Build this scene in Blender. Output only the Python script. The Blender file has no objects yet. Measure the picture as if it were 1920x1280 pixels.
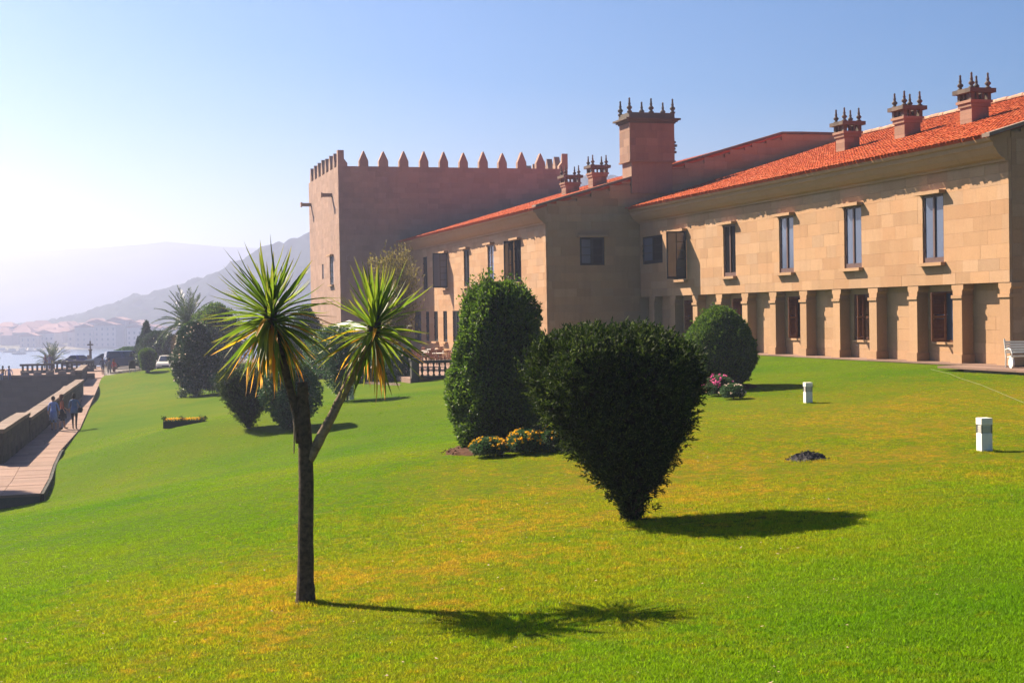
import bpy, bmesh, math, random
import numpy as np
from mathutils import Vector, Matrix, Quaternion

R = math.radians
random.seed(7)
sc = bpy.context.scene
COL = sc.collection

# ------------------------------------------------------------------ camera
CAMZ = 2.2
YAW, PITCH, ROLL = R(16.9), R(-1.16), R(1.0)
FPX = 2667.0
C0 = np.array([0.0, 0.0, CAMZ])
FW = np.array([math.sin(YAW) * math.cos(PITCH), math.cos(YAW) * math.cos(PITCH), math.sin(PITCH)])
_r0 = np.array([math.cos(YAW), -math.sin(YAW), 0.0])
_u0 = np.cross(_r0, FW)
CU = math.cos(ROLL) * _u0 + math.sin(ROLL) * _r0
CR = math.cos(ROLL) * _r0 - math.sin(ROLL) * _u0
cam = bpy.data.cameras.new("camera")
cam.lens = 50.0
cam.sensor_width = 36.0
cam.clip_start = 0.1
cam.clip_end = 20000
cam_o = bpy.data.objects.new("camera", cam)
COL.objects.link(cam_o)
m = Matrix.Identity(4)
for i in range(3):
    m[i][0], m[i][1], m[i][2] = CR[i], CU[i], -FW[i]
m[2][3] = CAMZ
cam_o.matrix_world = m
sc.camera = cam_o

# ------------------------------------------------------------------ sky, sun, exposure
SUN_EL = R(40.5)
SUN_H = np.array([-0.545, 0.838, 0.0])
SUN_H /= np.linalg.norm(SUN_H)
world = bpy.data.worlds.new("World")
sc.world = world
world.use_nodes = True
wn = world.node_tree
sky = wn.nodes.new("ShaderNodeTexSky")
sky.sky_type = 'NISHITA'
sky.sun_disc = False
sky.sun_elevation = SUN_EL
sky.sun_rotation = math.atan2(SUN_H[0], SUN_H[1])
sky.air_density = 0.9
sky.dust_density = 0.8
sky.ozone_density = 2.5
hs = wn.nodes.new("ShaderNodeHueSaturation")
hs.inputs["Saturation"].default_value = 2.0
hs.inputs["Value"].default_value = 0.66
wn.links.new(sky.outputs[0], hs.inputs["Color"])
wn.links.new(hs.outputs[0], wn.nodes["Background"].inputs[0])
wn.nodes["Background"].inputs[1].default_value = 0.05
sun = bpy.data.lights.new("sun", 'SUN')
sun.energy = 5.0
sun.angle = R(0.5)
sun.color = (1.0, 0.85, 0.64)
sun_o = bpy.data.objects.new("sun", sun)
COL.objects.link(sun_o)
to_sun = Vector((SUN_H[0] * math.cos(SUN_EL), SUN_H[1] * math.cos(SUN_EL), math.sin(SUN_EL)))
sun_o.rotation_euler = to_sun.to_track_quat('Z', 'Y').to_euler()
sun_o.location = (-40, 60, 60)
vs = sc.view_settings
vs.view_transform = 'Standard'
vs.look = 'None'
vs.exposure = 1.75
vs.gamma = 1.0
cy = sc.cycles
cy.use_denoising = True
cy.max_bounces = 6
cy.diffuse_bounces = 1
cy.glossy_bounces = 3
cy.transmission_bounces = 4
cy.transparent_max_bounces = 8
cy.volume_bounces = 1
cy.caustics_reflective = False
cy.caustics_refractive = False
cy.sample_clamp_indirect = 4.0

# ------------------------------------------------------------------ pixel <-> world helpers (photograph pixels, 1920 x 1280)
def ray(x, y):
    return FW + CR * (x - 960) / FPX - CU * (y - 640) / FPX
def at(x, y, d):
    return C0 + ray(x, y) * d
def on_x(x, y, X):
    r = ray(x, y); return C0 + r * (X / r[0])
def on_y(x, y, Y):
    r = ray(x, y); return C0 + r * (Y / r[1])
def on_z(x, y, Z):
    r = ray(x, y); return C0 + r * ((Z - CAMZ) / r[2])

# ------------------------------------------------------------------ ground height: smooth surface through surveyed points
CP = [at(573, 1132, 14.65), at(1187, 978, 19.7), at(1845, 847, 25.8), at(1515, 756, 42.1), at(660, 748, 61.5),
      at(465, 803, 52), at(345, 797, 54), at(930, 835, 32), at(1350, 727, 50), at(1515, 862, 26.3),
      at(1010, 1190, 12.47), at(1330, 1165, 12.16), at(1615, 975, 17.58),
      (30.6, 38, -.06), (30.6, 48, -.06), (30.6, 58, -.06), (30.6, 68, -.06), (29, 76, -.1),
      at(810, 713, 74), at(277, 699, 115), (0, 0, .15), (26, 103, -1.5), (20, 112, -1.7),
      (-1.1, 45.5, -3.25), (-1.0, 49, -3.2), (-.5, 58, -3.1), (0, 68, -3.02), (1.2, 90, -3.02), (2.5, 116, -3.02),
      (-12, 38, -3.9), (-10, 20, -2.6), (40, 30, .1), (45, 38, .1), (20, 140, -2.6), (6, 140, -2.9)]
CP = np.array([[float(v) for v in c] for c in CP])
def _phi(d):
    return np.where(d > 0, d * d * np.log(d + 1e-9), 0.0)
_n = len(CP)
_K = _phi(np.hypot(CP[:, None, 0] - CP[None, :, 0], CP[:, None, 1] - CP[None, :, 1])) + 4.5 * np.eye(_n)
_P = np.c_[np.ones(_n), CP[:, :2]]
_S = np.linalg.solve(np.block([[_K, _P], [_P.T, np.zeros((3, 3))]]), np.r_[CP[:, 2], 0, 0, 0])
def gh(x, y):
    x = np.asarray(x, float); y = np.asarray(y, float)
    d = np.hypot(x[..., None] - CP[:, 0], y[..., None] - CP[:, 1])
    return _phi(d) @ _S[:_n] + _S[-3] + _S[-2] * x + _S[-1] * y
def g1(x, y):
    return float(gh(np.array(x), np.array(y)))
def on_ground(x, y, tmax=180):
    t = np.arange(5, tmax, .02)
    p = C0 + t[:, None] * ray(x, y)
    k = np.where(p[:, 2] < gh(p[:, 0], p[:, 1]))[0]
    q = p[k[0]] if len(k) else p[-1]
    q = q.copy(); q[2] = g1(q[0], q[1]); return q

# ------------------------------------------------------------------ numpy noise
def vnoise(x, y, seed=0):
    x = np.asarray(x, float); y = np.asarray(y, float)
    xi, yi = np.floor(x).astype(np.int64), np.floor(y).astype(np.int64)
    fx, fy = x - xi, y - yi
    fx, fy = fx * fx * (3 - 2 * fx), fy * fy * (3 - 2 * fy)
    def h(a, b):
        n = (a * 374761393 + b * 668265263 + seed * 974711) & 0x7fffffff
        n = ((n ^ (n >> 13)) * 1274126177) & 0x7fffffff
        return ((n ^ (n >> 16)) & 0xffff) / 65535.0
    a, b, c, d = h(xi, yi), h(xi + 1, yi), h(xi, yi + 1), h(xi + 1, yi + 1)
    return (a * (1 - fx) + b * fx) * (1 - fy) + (c * (1 - fx) + d * fx) * fy
def fbm(x, y, o=4, seed=0):
    s, a = 0, .5
    for k in range(o):
        s = s + a * vnoise(x * 2 ** k, y * 2 ** k, seed + k * 17); a *= .5
    return s

# ------------------------------------------------------------------ object helpers
WORLD_ROOTS = {}
def link(o, parent=None):
    COL.objects.link(o)
    if parent is not None:
        o.parent = parent
        if parent.name in WORLD_ROOTS:      # parts of this thing are given in world coordinates
            o.matrix_parent_inverse = WORLD_ROOTS[parent.name]
    return o
def tag(o, label=None, cat=None, group=None, kind=None):
    if label: o["label"] = label
    if cat: o["category"] = cat
    if group: o["group"] = group
    if kind: o["kind"] = kind
    return o
def thing(name, label, cat, loc=(0, 0, 0), rz=0.0, group=None):
    o = bpy.data.objects.new(name, None)
    o.empty_display_size = .2
    o.location = tuple(float(v) for v in loc)
    o.rotation_euler = (0, 0, rz)
    link(o)
    return tag(o, label, cat, group)
def thing_w(name, label, cat, loc, group=None):
    o = thing(name, label, cat, loc, 0, group)
    WORLD_ROOTS[o.name] = Matrix.Translation(-Vector(tuple(float(v) for v in loc)))
    return o
def np_mesh(V, F, name="mesh"):
    V = np.ascontiguousarray(V, dtype=np.float32); F = np.ascontiguousarray(F, dtype=np.int32)
    me = bpy.data.meshes.new(name)
    me.vertices.add(len(V)); me.vertices.foreach_set("co", V.ravel())
    k = F.shape[1]
    me.loops.add(F.size); me.loops.foreach_set("vertex_index", F.ravel())
    me.polygons.add(len(F)); me.polygons.foreach_set("loop_start", np.arange(len(F), dtype=np.int32) * k)
    me.update(calc_edges=True)
    return me
def obj(name, me, mat=None, parent=None, smooth=False):
    if mat is not None and not me.materials:
        me.materials.append(mat)
    if smooth:
        me.polygons.foreach_set("use_smooth", np.ones(len(me.polygons), dtype=bool))
    o = bpy.data.objects.new(name, me)
    return link(o, parent)
class MB:
    """collects simple solids into one mesh"""
    def __init__(s): s.v, s.f = [], []
    def add(s, vs, fs):
        n = len(s.v); s.v += [tuple(map(float, q)) for q in vs]; s.f += [tuple(i + n for i in f) for f in fs]; return s
    def box(s, x0, x1, y0, y1, z0, z1, rz=0, piv=None):
        vs = [(x, y, z) for z in (z0, z1) for x, y in ((x0, y0), (x1, y0), (x1, y1), (x0, y1))]
        if rz:
            cx, cy_ = piv if piv else ((x0 + x1) / 2, (y0 + y1) / 2); c, t = math.cos(rz), math.sin(rz)
            vs = [(cx + (x - cx) * c - (y - cy_) * t, cy_ + (x - cx) * t + (y - cy_) * c, z) for x, y, z in vs]
        return s.add(vs, [(3, 2, 1, 0), (4, 5, 6, 7), (0, 1, 5, 4), (1, 2, 6, 5), (2, 3, 7, 6), (3, 0, 4, 7)])
    def prism(s, poly, a0, a1, ax='y'):
        """poly: list of 2d points; extruded along ax"""
        def pt(p, a):
            return {'y': (p[0], a, p[1]), 'x': (a, p[0], p[1]), 'z': (p[0], p[1], a)}[ax]
        n = len(poly)
        vs = [pt(p, a0) for p in poly] + [pt(p, a1) for p in poly]
        fs = [tuple(range(n))[::-1], tuple(range(n, 2 * n))] + [(i, (i + 1) % n, n + (i + 1) % n, n + i) for i in range(n)]
        return s.add(vs, fs)
    def lathe(s, prof, loc=(0, 0, 0), seg=12, ax='z', rot=0):
        n0 = []; vs = []
        for r, z in prof:
            for k in range(seg):
                a = 2 * math.pi * k / seg + rot
                p = (r * math.cos(a), r * math.sin(a), z)
                if ax == 'x': p = (p[2], p[0], p[1])
                if ax == 'y': p = (p[0], p[2], p[1])
                vs.append((p[0] + loc[0], p[1] + loc[1], p[2] + loc[2]))
        fs = []
        for i in range(len(prof) - 1):
            for k in range(seg):
                fs.append((i * seg + k, i * seg + (k + 1) % seg, (i + 1) * seg + (k + 1) % seg, (i + 1) * seg + k))
        fs.append(tuple(range(seg))[::-1]); fs.append(tuple(range((len(prof) - 1) * seg, len(prof) * seg)))
        return s.add(vs, fs)
    def tube(s, pts, rad, seg=8):
        pts = [Vector(tuple(map(float, p))) for p in pts]
        if not hasattr(rad, '__len__'): rad = [rad] * len(pts)
        vs = []; a = None
        for i, p in enumerate(pts):
            t = (pts[min(i + 1, len(pts) - 1)] - pts[max(i - 1, 0)]).normalized()
            if a is None: a = t.orthogonal()
            a = a - t * a.dot(t)
            a.normalize(); b = a.cross(t)
            for k in range(seg):
                w = 2 * math.pi * k / seg
                vs.append(p + (a * math.cos(w) + b * math.sin(w)) * rad[i])
        fs = []
        for i in range(len(pts) - 1):
            for k in range(seg):
                fs.append((i * seg + k, i * seg + (k + 1) % seg, (i + 1) * seg + (k + 1) % seg, (i + 1) * seg + k))
        fs.append(tuple(range(seg))[::-1]); fs.append(tuple(range((len(pts) - 1) * seg, len(pts) * seg)))
        return s.add(vs, fs)
    def mesh(s, name="mesh", fix=True):
        me = bpy.data.meshes.new(name); me.from_pydata(s.v, [], s.f)
        if fix:
            bm = bmesh.new(); bm.from_mesh(me); bmesh.ops.recalc_face_normals(bm, faces=bm.faces); bm.to_mesh(me); bm.free()
        return me
    def build(s, name, mat, parent=None, smooth=False, bevel=0.0):
        me = s.mesh(name)
        if bevel:
            bm = bmesh.new(); bm.from_mesh(me)
            bmesh.ops.bevel(bm, geom=bm.edges[:], offset=bevel, segments=2, affect='EDGES', profile=.7)
            bm.to_mesh(me); bm.free()
        return obj(name, me, mat, parent, smooth)

# ------------------------------------------------------------------ materials
class NT:
    def __init__(s, name):
        s.m = bpy.data.materials.new(name); s.m.use_nodes = True; s.t = s.m.node_tree; s.n = s.t.nodes; s.l = s.t.links
        s.b = s.n["Principled BSDF"]; s.out = s.n["Material Output"]
    def new(s, t, **k):
        n = s.n.new(t)
        for a, v in k.items(): setattr(n, a, v)
        return n
    def link(s, a, b): s.l.new(a, b)
    def math(s, op, a, b=None, clamp=False):
        n = s.new("ShaderNodeMath", operation=op, use_clamp=clamp)
        for i, v in enumerate((a, b)):
            if v is None: continue
            if isinstance(v, (int, float)): n.inputs[i].default_value = v
            else: s.link(v, n.inputs[i])
        return n.outputs[0]
    def pos(s):
        return s.new("ShaderNodeNewGeometry").outputs["Position"]
    def noise(s, scale, detail=3, rough=.55, vec=None, stretch=None):
        n = s.new("ShaderNodeTexNoise"); n.inputs["Scale"].default_value = scale; n.inputs["Detail"].default_value = detail; n.inputs["Roughness"].default_value = rough
        v = vec if vec is not None else s.pos()
        if stretch:
            mp = s.new("ShaderNodeMapping"); mp.inputs["Scale"].default_value = stretch; s.link(v, mp.inputs["Vector"]); v = mp.outputs[0]
        s.link(v, n.inputs["Vector"]); return n.outputs["Fac"]
    def ramp(s, fac, stops):
        r = s.new("ShaderNodeValToRGB"); e = r.color_ramp.elements
        while len(e) < len(stops): e.new(.5)
        for k, (p, c) in zip(e, stops): k.position = p; k.color = (*c, 1)
        s.link(fac, r.inputs[0]); return r.outputs[0]
    def mix(s, fac, a, b, mode='MIX'):
        n = s.new("ShaderNodeMix", data_type='RGBA', blend_type=mode)
        for i, v in ((0, fac), (6, a), (7, b)):
            if isinstance(v, (int, float)): n.inputs[i].default_value = v
            elif isinstance(v, tuple): n.inputs[i].default_value = (*v, 1)
            else: s.link(v, n.inputs[i])
        return n.outputs[2]
    def bump(s, h, strength, dist=.02):
        b = s.new("ShaderNodeBump"); b.inputs["Strength"].default_value = strength; b.inputs["Distance"].default_value = dist
        s.link(h, b.inputs["Height"]); s.link(b.outputs[0], s.b.inputs["Normal"])
    def rand(s):
        a = s.new("ShaderNodeObjectInfo").outputs["Random"]; b = s.new("ShaderNodeNewGeometry").outputs["Random Per Island"]
        return s.math('FRACT', s.math('ADD', a, b))
    def scale(s, col, fac, lo, hi):
        mr = s.new("ShaderNodeMapRange"); s.link(fac, mr.inputs[0]); mr.inputs[3].default_value = lo; mr.inputs[4].default_value = hi
        hs = s.new("ShaderNodeHueSaturation"); s.link(mr.outputs[0], hs.inputs["Value"]); s.link(col, hs.inputs["Color"]); return hs.outputs[0]
    def fin(s, col=None, rough=.8, spec=.3, metal=0):
        if col is not None:
            if isinstance(col, tuple): s.b.inputs["Base Color"].default_value = (*col, 1)
            else: s.link(col, s.b.inputs["Base Color"])
        s.b.inputs["Roughness"].default_value = rough; s.b.inputs["Specular IOR Level"].default_value = spec; s.b.inputs["Metallic"].default_value = metal
        return s.m
def plain(name, col, rough=.6, spec=.35, metal=0, var=.25, ns=6.0, bump=.0):
    t = NT(name); c = tuple(v * (1 - var) for v in col); d = tuple(min(1, v * (1 + var)) for v in col)
    k = t.noise(ns, 4, .6); col_ = t.scale(t.ramp(k, [(.3, c), (.7, d)]), t.rand(), .88, 1.12)
    if bump: t.bump(t.noise(ns * 5, 4), bump)
    return t.fin(col_, rough, spec, metal)
def stone(name, c1, c2, c3, stain=(.16, .12, .09), stain_amt=.5, blk=.8, rough=.85, lichen=0.0):
    t = NT(name)
    k = t.rand()
    col = t.ramp(k, [(0, c1), (.45, c2), (1, c3)])
    col = t.mix(t.math('MULTIPLY', t.noise(1.6, 5, .65, stretch=(1, 1, 2.2)), .55), col, tuple(v * .78 for v in c1))
    st = t.ramp(t.noise(.35, 5, .7, stretch=(1, 1, .4)), [(.5, (0, 0, 0)), (.75, (1, 1, 1))])
    col = t.mix(t.math('MULTIPLY', st, stain_amt), col, stain)
    col = t.mix(t.math('MULTIPLY', t.ramp(t.noise(2.2, 4, .7, stretch=(1, 1, .12)), [(.52, (0, 0, 0)), (.74, (1, 1, 1))]), .30 + stain_amt * .2), col, tuple(v * .62 for v in c2))
    fine = t.noise(22, 4, .7)
    col = t.scale(col, fine, .78, 1.22)
    col = t.scale(col, t.math('FRACT', t.math('MULTIPLY', k, 7.31)), blk, 1.1)
    t.bump(t.noise(14, 5, .7), .35, .02)
    return t.fin(col, rough, .2)
SAND = stone("sandstone", (.405, .228, .122), (.425, .254, .14), (.43, .276, .172), stain_amt=.38, stain=(.335, .155, .072), blk=.90)
SANDP = stone("dressed_sandstone", (.405, .238, .13), (.42, .252, .143), (.43, .267, .158), stain_amt=.28, stain=(.315, .16, .08), blk=.95)
TOWER = stone("tower_stone", (.325, .20, .148), (.34, .213, .158), (.355, .226, .17), stain=(.15, .108, .10), stain_amt=.65, blk=.9)
CHIM = stone("chimney_stone", (.26, .15, .105), (.29, .172, .12), (.31, .19, .135), stain=(.13, .08, .07), stain_amt=.6, blk=.8)
FINIAL = stone("weathered_granite", (.10, .08, .065), (.12, .095, .075), (.14, .11, .09), stain=(.05, .04, .03), stain_amt=.6)
GRANITE = stone("grey_granite", (.14, .12, .10), (.18, .155, .13), (.21, .18, .15), stain=(.06, .055, .045), stain_amt=.6, blk=.7)
DARKWALL = stone("dark_granite", (.048, .046, .04), (.062, .058, .05), (.08, .073, .062), stain=(.022, .024, .018), stain_amt=.6, blk=.65)  # much lower base tone than the other granite, with darker blotches
COPING = stone("worn_coping", (.18, .125, .098), (.21, .15, .115), (.24, .175, .14), stain=(.09, .07, .06), stain_amt=.4, blk=.8)
PAVE = stone("pinkish_paving", (.225, .14, .11), (.25, .155, .12), (.27, .175, .135), stain=(.15, .095, .07), stain_amt=.35, blk=.86)
PLASTER = plain("pale_plaster", (.62, .56, .48), .9, .1, var=.1)
RIDGE = plain("mortared_ridge", (.42, .25, .17), .9, .1, var=.25, ns=3)
def tile_mat():
    t = NT("clay_tiles"); k = t.rand()
    col = t.ramp(k, [(0, (.40, .066, .014)), (.35, (.50, .085, .017)), (.75, (.54, .105, .023)), (1, (.52, .15, .05))])
    col = t.mix(t.math('MULTIPLY', t.ramp(t.noise(.5, 4, .7), [(.5, (0, 0, 0)), (.72, (1, 1, 1))]), .25), col, (.34, .085, .035))
    t.bump(t.noise(30, 3), .2, .01)
    return t.fin(col, .8, .2)
TILE = tile_mat()
WOOD = plain("brown_shutter_paint", (.12, .042, .018), .5, .4, var=.3, ns=9)
FRAME = plain("brown_window_frame", (.10, .055, .045), .5, .4, var=.15)
DFRAME = plain("dark_window_frame", (.010, .013, .014), .6, .2, var=.15)
def glass_mat(name, col, rough=.05, ior=1.9):
    t = NT(name); m_ = t.fin(col, rough, .5); t.b.inputs["IOR"].default_value = ior
    t.bump(t.noise(.9, 2), .10, .05); return m_
GLASS = glass_mat("window_glass", (.02, .024, .03))
GLASSB = glass_mat("sky_tinted_glass", (.075, .10, .165), .10, 1.5)  # blue sky reflection is put into the base colour of these panes
GLASSD = glass_mat("dark_glass", (.004, .004, .005), .3, 1.12)
SOIL = plain("bare_soil", (.075, .035, .02), .95, .1, var=.45, ns=14, bump=.8)
ASH = plain("ash", (.055, .05, .055), .95, .1, var=.6, ns=18, bump=.8)
WHITE = plain("white_paint", (.74, .70, .63), .5, .35, var=.08)
CANVAS = plain("white_canvas", (.8, .77, .72), .9, .1, var=.05)
METAL = plain("grey_metal", (.22, .22, .22), .35, .5, .8, var=.15)
RUBBER = plain("rubber", (.015, .015, .015), .8, .2, var=.2)
EARTH = plain("dark_earth", (.06, .05, .035), .95, .1, var=.4, ns=2)
BARK = plain("bark", (.085, .062, .045), .95, .1, var=.5, ns=22, bump=.9)
BARKP = plain("pale_bark", (.24, .175, .12), .9, .15, var=.45, ns=16, bump=.6)
CURTAIN = plain("bollard_diffuser", (.52, .50, .46), .3, .5, var=.08)

def leaf_mat(name, cols, rough=.45, trans=.35, spec=.4, patch=None):
    t = NT(name)
    col = t.ramp(t.rand(), [(i / (len(cols) - 1), c) for i, c in enumerate(cols)])
    if patch:
        col = t.mix(t.ramp(t.noise(patch[0], 3), [(.45, (0, 0, 0)), (.65, (1, 1, 1))]), col, patch[1])
    t.fin(col, rough, spec)
    tr = t.new("ShaderNodeBsdfTranslucent"); t.link(t.scale(col, t.rand(), 1.3, 1.8), tr.inputs["Color"])
    mx = t.new("ShaderNodeMixShader"); mx.inputs[0].default_value = trans
    t.link(t.b.outputs[0], mx.inputs[1]); t.link(tr.outputs[0], mx.inputs[2]); t.link(mx.outputs[0], t.out.inputs["Surface"])
    return t.m
YEW = leaf_mat("yew_leaf", [(.010, .021, .004), (.015, .030, .005), (.020, .038, .006), (.034, .058, .009), (.095, .135, .020)], .65, .22, .15)
LAUREL = leaf_mat("laurel_leaf", [(.026, .058, .007), (.046, .095, .009), (.11, .175, .016)], .5, .40, .3)
BOX = leaf_mat("clipped_leaf", [(.030, .068, .007), (.052, .108, .010), (.11, .17, .015)], .55, .38, .25)
DARKLEAF = leaf_mat("dark_glossy_leaf", [(.014, .036, .014), (.022, .052, .019), (.04, .075, .024)], .4, .2, .35)
ROSELEAF = leaf_mat("rose_leaf", [(.025, .065, .022), (.04, .095, .03), (.07, .13, .045)], .5, .3, .3)
OLIVE = leaf_mat("tamarisk_leaf", [(.12, .095, .022), (.16, .13, .03), (.20, .17, .045)], .7, .35, .2)
BLUELEAF = leaf_mat("conifer_leaf", [(.02, .045, .032), (.03, .06, .042), (.045, .08, .05)], .6, .2, .2)
PALMLEAF = leaf_mat("palm_leaflet", [(.025, .05, .015), (.04, .075, .022), (.06, .10, .03)], .4, .25, .4)
PALMDRY = leaf_mat("dry_palm_leaflet", [(.10, .07, .035), (.14, .10, .05)], .8, .2, .2)
YELLOWF = leaf_mat("marigold_petal", [(.70, .36, .01), (.78, .48, .02), (.75, .30, .01)], .6, .3, .2)
PINKF = leaf_mat("pink_petal", [(.70, .06, .30), (.75, .12, .38), (.70, .35, .40)], .6, .3, .2)
PALEF = leaf_mat("pale_petal", [(.75, .55, .42), (.8, .68, .6)], .6, .3, .2)
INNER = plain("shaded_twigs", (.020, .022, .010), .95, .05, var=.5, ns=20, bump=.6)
def sword_mat(name, cols, tipc, trans):
    t = NT(name); tc = t.new("ShaderNodeTexCoord"); sx = t.new("ShaderNodeSeparateXYZ"); t.link(tc.outputs["Generated"], sx.inputs[0])
    col = t.ramp(t.new("ShaderNodeObjectInfo").outputs["Random"], [(i / (len(cols) - 1), c) for i, c in enumerate(cols)])
    col = t.mix(t.ramp(sx.outputs[0], [(.72, (0, 0, 0)), (1, (1, 1, 1))]), col, tipc)
    col = t.scale(col, t.noise(40, 2, vec=tc.outputs["Object"], stretch=(.1, 3, 1)), .8, 1.2)
    t.fin(col, .45, .3)
    tr = t.new("ShaderNodeBsdfTranslucent"); t.link(t.scale(col, t.noise(3), 1.6, 2.1), tr.inputs["Color"])
    mx = t.new("ShaderNodeMixShader"); mx.inputs[0].default_value = trans
    t.link(t.b.outputs[0], mx.inputs[1]); t.link(tr.outputs[0], mx.inputs[2]); t.link(mx.outputs[0], t.out.inputs["Surface"])
    return t.m
SWORD = sword_mat("cordyline_leaf", [(.045, .085, .008), (.085, .135, .010), (.15, .19, .012)], (.16, .14, .025), .5)
SWORDY = sword_mat("yellowing_cordyline_leaf", [(.30, .20, .010), (.46, .24, .012), (.42, .14, .012)], (.36, .2, .06), .5)

# lawn colour, shared by turf sheet and blades
def lawn_colour(t, blades):
    p = t.pos()
    big = t.noise(.16, 4, .6, p); mid = t.noise(.7, 4, .65, p, (1, .55, 1)); fine = t.noise(5, 4, .7, p); vf = t.noise(28, 3, .7, p)
    def spot(x, y, r, k=1.0):
        d = t.new("ShaderNodeVectorMath", operation='DISTANCE'); mp = t.new("ShaderNodeMapping")
        mp.inputs["Scale"].default_value = (1, .8, 0); t.link(p, mp.inputs["Vector"]); t.link(mp.outputs[0], d.inputs[0]); d.inputs[1].default_value = (x, y * .8, 0)
        return t.math('MULTIPLY', t.math('SUBTRACT', 1.0, t.math('DIVIDE', d.outputs["Value"], r), True), k)
    dry = t.math('ADD', t.math('MULTIPLY', mid, .85), t.math('MULTIPLY', t.math('SUBTRACT', t.noise(1.9, 4, .7, p, (1.6, .7, 1)), .5), .55))
    for s_ in ((4.5, 17, 7, .28), (9, 21, 9, .22), (17, 30, 15, .33), (22, 36, 13, .29), (1.5, 16.0, 4.5, .25), (8, 26, 7, .16), (0, 11, 4, .2), (13, 25, 8, .12)):
        dry = t.math('ADD', dry, spot(*s_))
    for s_ in ((8.5, 10, 5.5, .35), (3, 48, 26, .40), (24, 52, 14, .12), (28.5, 48, 5, .4), (28.5, 58, 5, .4), (-3, 26, 10, .25), (13, 62, 16, .3), (11.5, 14.5, 4, .2)):
        dry = t.math('SUBTRACT', dry, spot(*s_))
    dry = t.math('ADD', dry, t.math('MULTIPLY', t.math('SUBTRACT', fine, .5), 1.25))
    g = t.ramp(big, [(.3, (.082, .182, .002)), (.5, (.122, .208, .003)), (.7, (.168, .22, .004))])
    col = t.mix(t.ramp(dry, [(.38, (0, 0, 0)), (.66, (.6, .6, .6)), (1.0, (1, 1, 1))]), g, (.22, .212, .006))
    col = t.mix(t.ramp(dry, [(.76, (0, 0, 0)), (1.05, (.85, .85, .85))]), col, (.335, .215, .014))
    if blades:
        col = t.scale(col, vf, .7, 1.6); col = t.scale(col, t.rand(), .75, 1.9)
    else:
        col = t.scale(col, t.noise(2.6, 4, .7, p, (1.4, .8, 1)), .86, 1.14); col = t.scale(col, vf, .34, .80)
    return col
def lawn_mat():
    t = NT("turf"); col = lawn_colour(t, False)
    t.bump(t.noise(70, 3, .8), .8, .03)
    return t.fin(col, .95, .03)
def blade_mat():
    t = NT("grass_blade"); col = lawn_colour(t, True); t.fin(col, .6, .08)
    tr = t.new("ShaderNodeBsdfTranslucent"); t.link(col, tr.inputs["Color"]); mx = t.new("ShaderNodeMixShader"); mx.inputs[0].default_value = .5
    t.link(t.b.outputs[0], mx.inputs[1]); t.link(tr.outputs[0], mx.inputs[2]); t.link(mx.outputs[0], t.out.inputs["Surface"]); return t.m
LAWN = lawn_mat(); BLADE = blade_mat()
def water_mat():
    t = NT("sea_water"); m_ = t.fin((.02, .05, .07), .22, .6); t.bump(t.noise(.25, 4, .6, stretch=(.5, 1, 1)), .5, .6); return m_
WATER = water_mat()
def hill_mat(name, c1, c2, sc_):
    t = NT(name); return t.fin(t.ramp(t.noise(sc_, 5, .65), [(.35, c1), (.65, c2)]), .95, .05)
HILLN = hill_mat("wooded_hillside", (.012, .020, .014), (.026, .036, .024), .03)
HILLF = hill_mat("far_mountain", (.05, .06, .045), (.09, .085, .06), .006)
SHORE = hill_mat("shore_ground", (.10, .10, .06), (.20, .17, .12), .02)

# ================================================================== SETTING
PATH_E = np.array([(-1.25, 45.1), (-1.08, 49.6), (-1.02, 54.1), (-.87, 59.5), (-.09, 71.4), (1.36, 117.9), (1.95, 127.2)])
def path_x(y):
    return np.interp(y, PATH_E[:, 1], PATH_E[:, 0])
def build_lawn():
    ys = np.r_[np.arange(-12, 8, 2.0), np.arange(8, 45.0, .5), [45.1], np.arange(45.5, 80, .7), np.arange(80, 127, 1.2), [127.2]]
    us = np.r_[np.linspace(0, .5, 90), np.linspace(.5, 1, 30)[1:]]
    def grid(yv, xl, xr, uu):
        rows = []
        for y in yv:
            a_, b_ = xl(y), xr(y); xs = a_ + uu * (b_ - a_)
            z = gh(xs, np.full(len(xs), y)) + .03 * (fbm(xs * .8, np.full(len(xs), y * .8), 3, 5) - .5)
            if y > 72.2: z = np.where((xs > 16.9) & (xs < 60), z - .8, z)
            rows.append(np.c_[xs, np.full(len(xs), y), z])
        nc = len(uu); i, j = np.meshgrid(np.arange(len(yv) - 1), np.arange(nc - 1), indexing='ij'); a_ = (i * nc + j).ravel()
        return np.concatenate(rows), np.c_[a_, a_ + 1, a_ + nc + 1, a_ + nc]
    A = grid(ys, lambda y: float(path_x(y)), lambda y: 78.0, us)
    B = grid(ys[ys <= 45.11], lambda y: -32.0, lambda y: float(path_x(y)), np.linspace(0, 1, 60))
    V = np.r_[A[0], B[0]]; F = np.r_[A[1], B[1] + len(A[0])]
    me = np_mesh(V, F); bm = bmesh.new(); bm.from_mesh(me); bmesh.ops.remove_doubles(bm, verts=bm.verts, dist=.001); bm.to_mesh(me); bm.free()
    o = obj("lawn", me, LAWN, smooth=True); tag(o, kind="structure"); return o
lawn = build_lawn()

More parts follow.
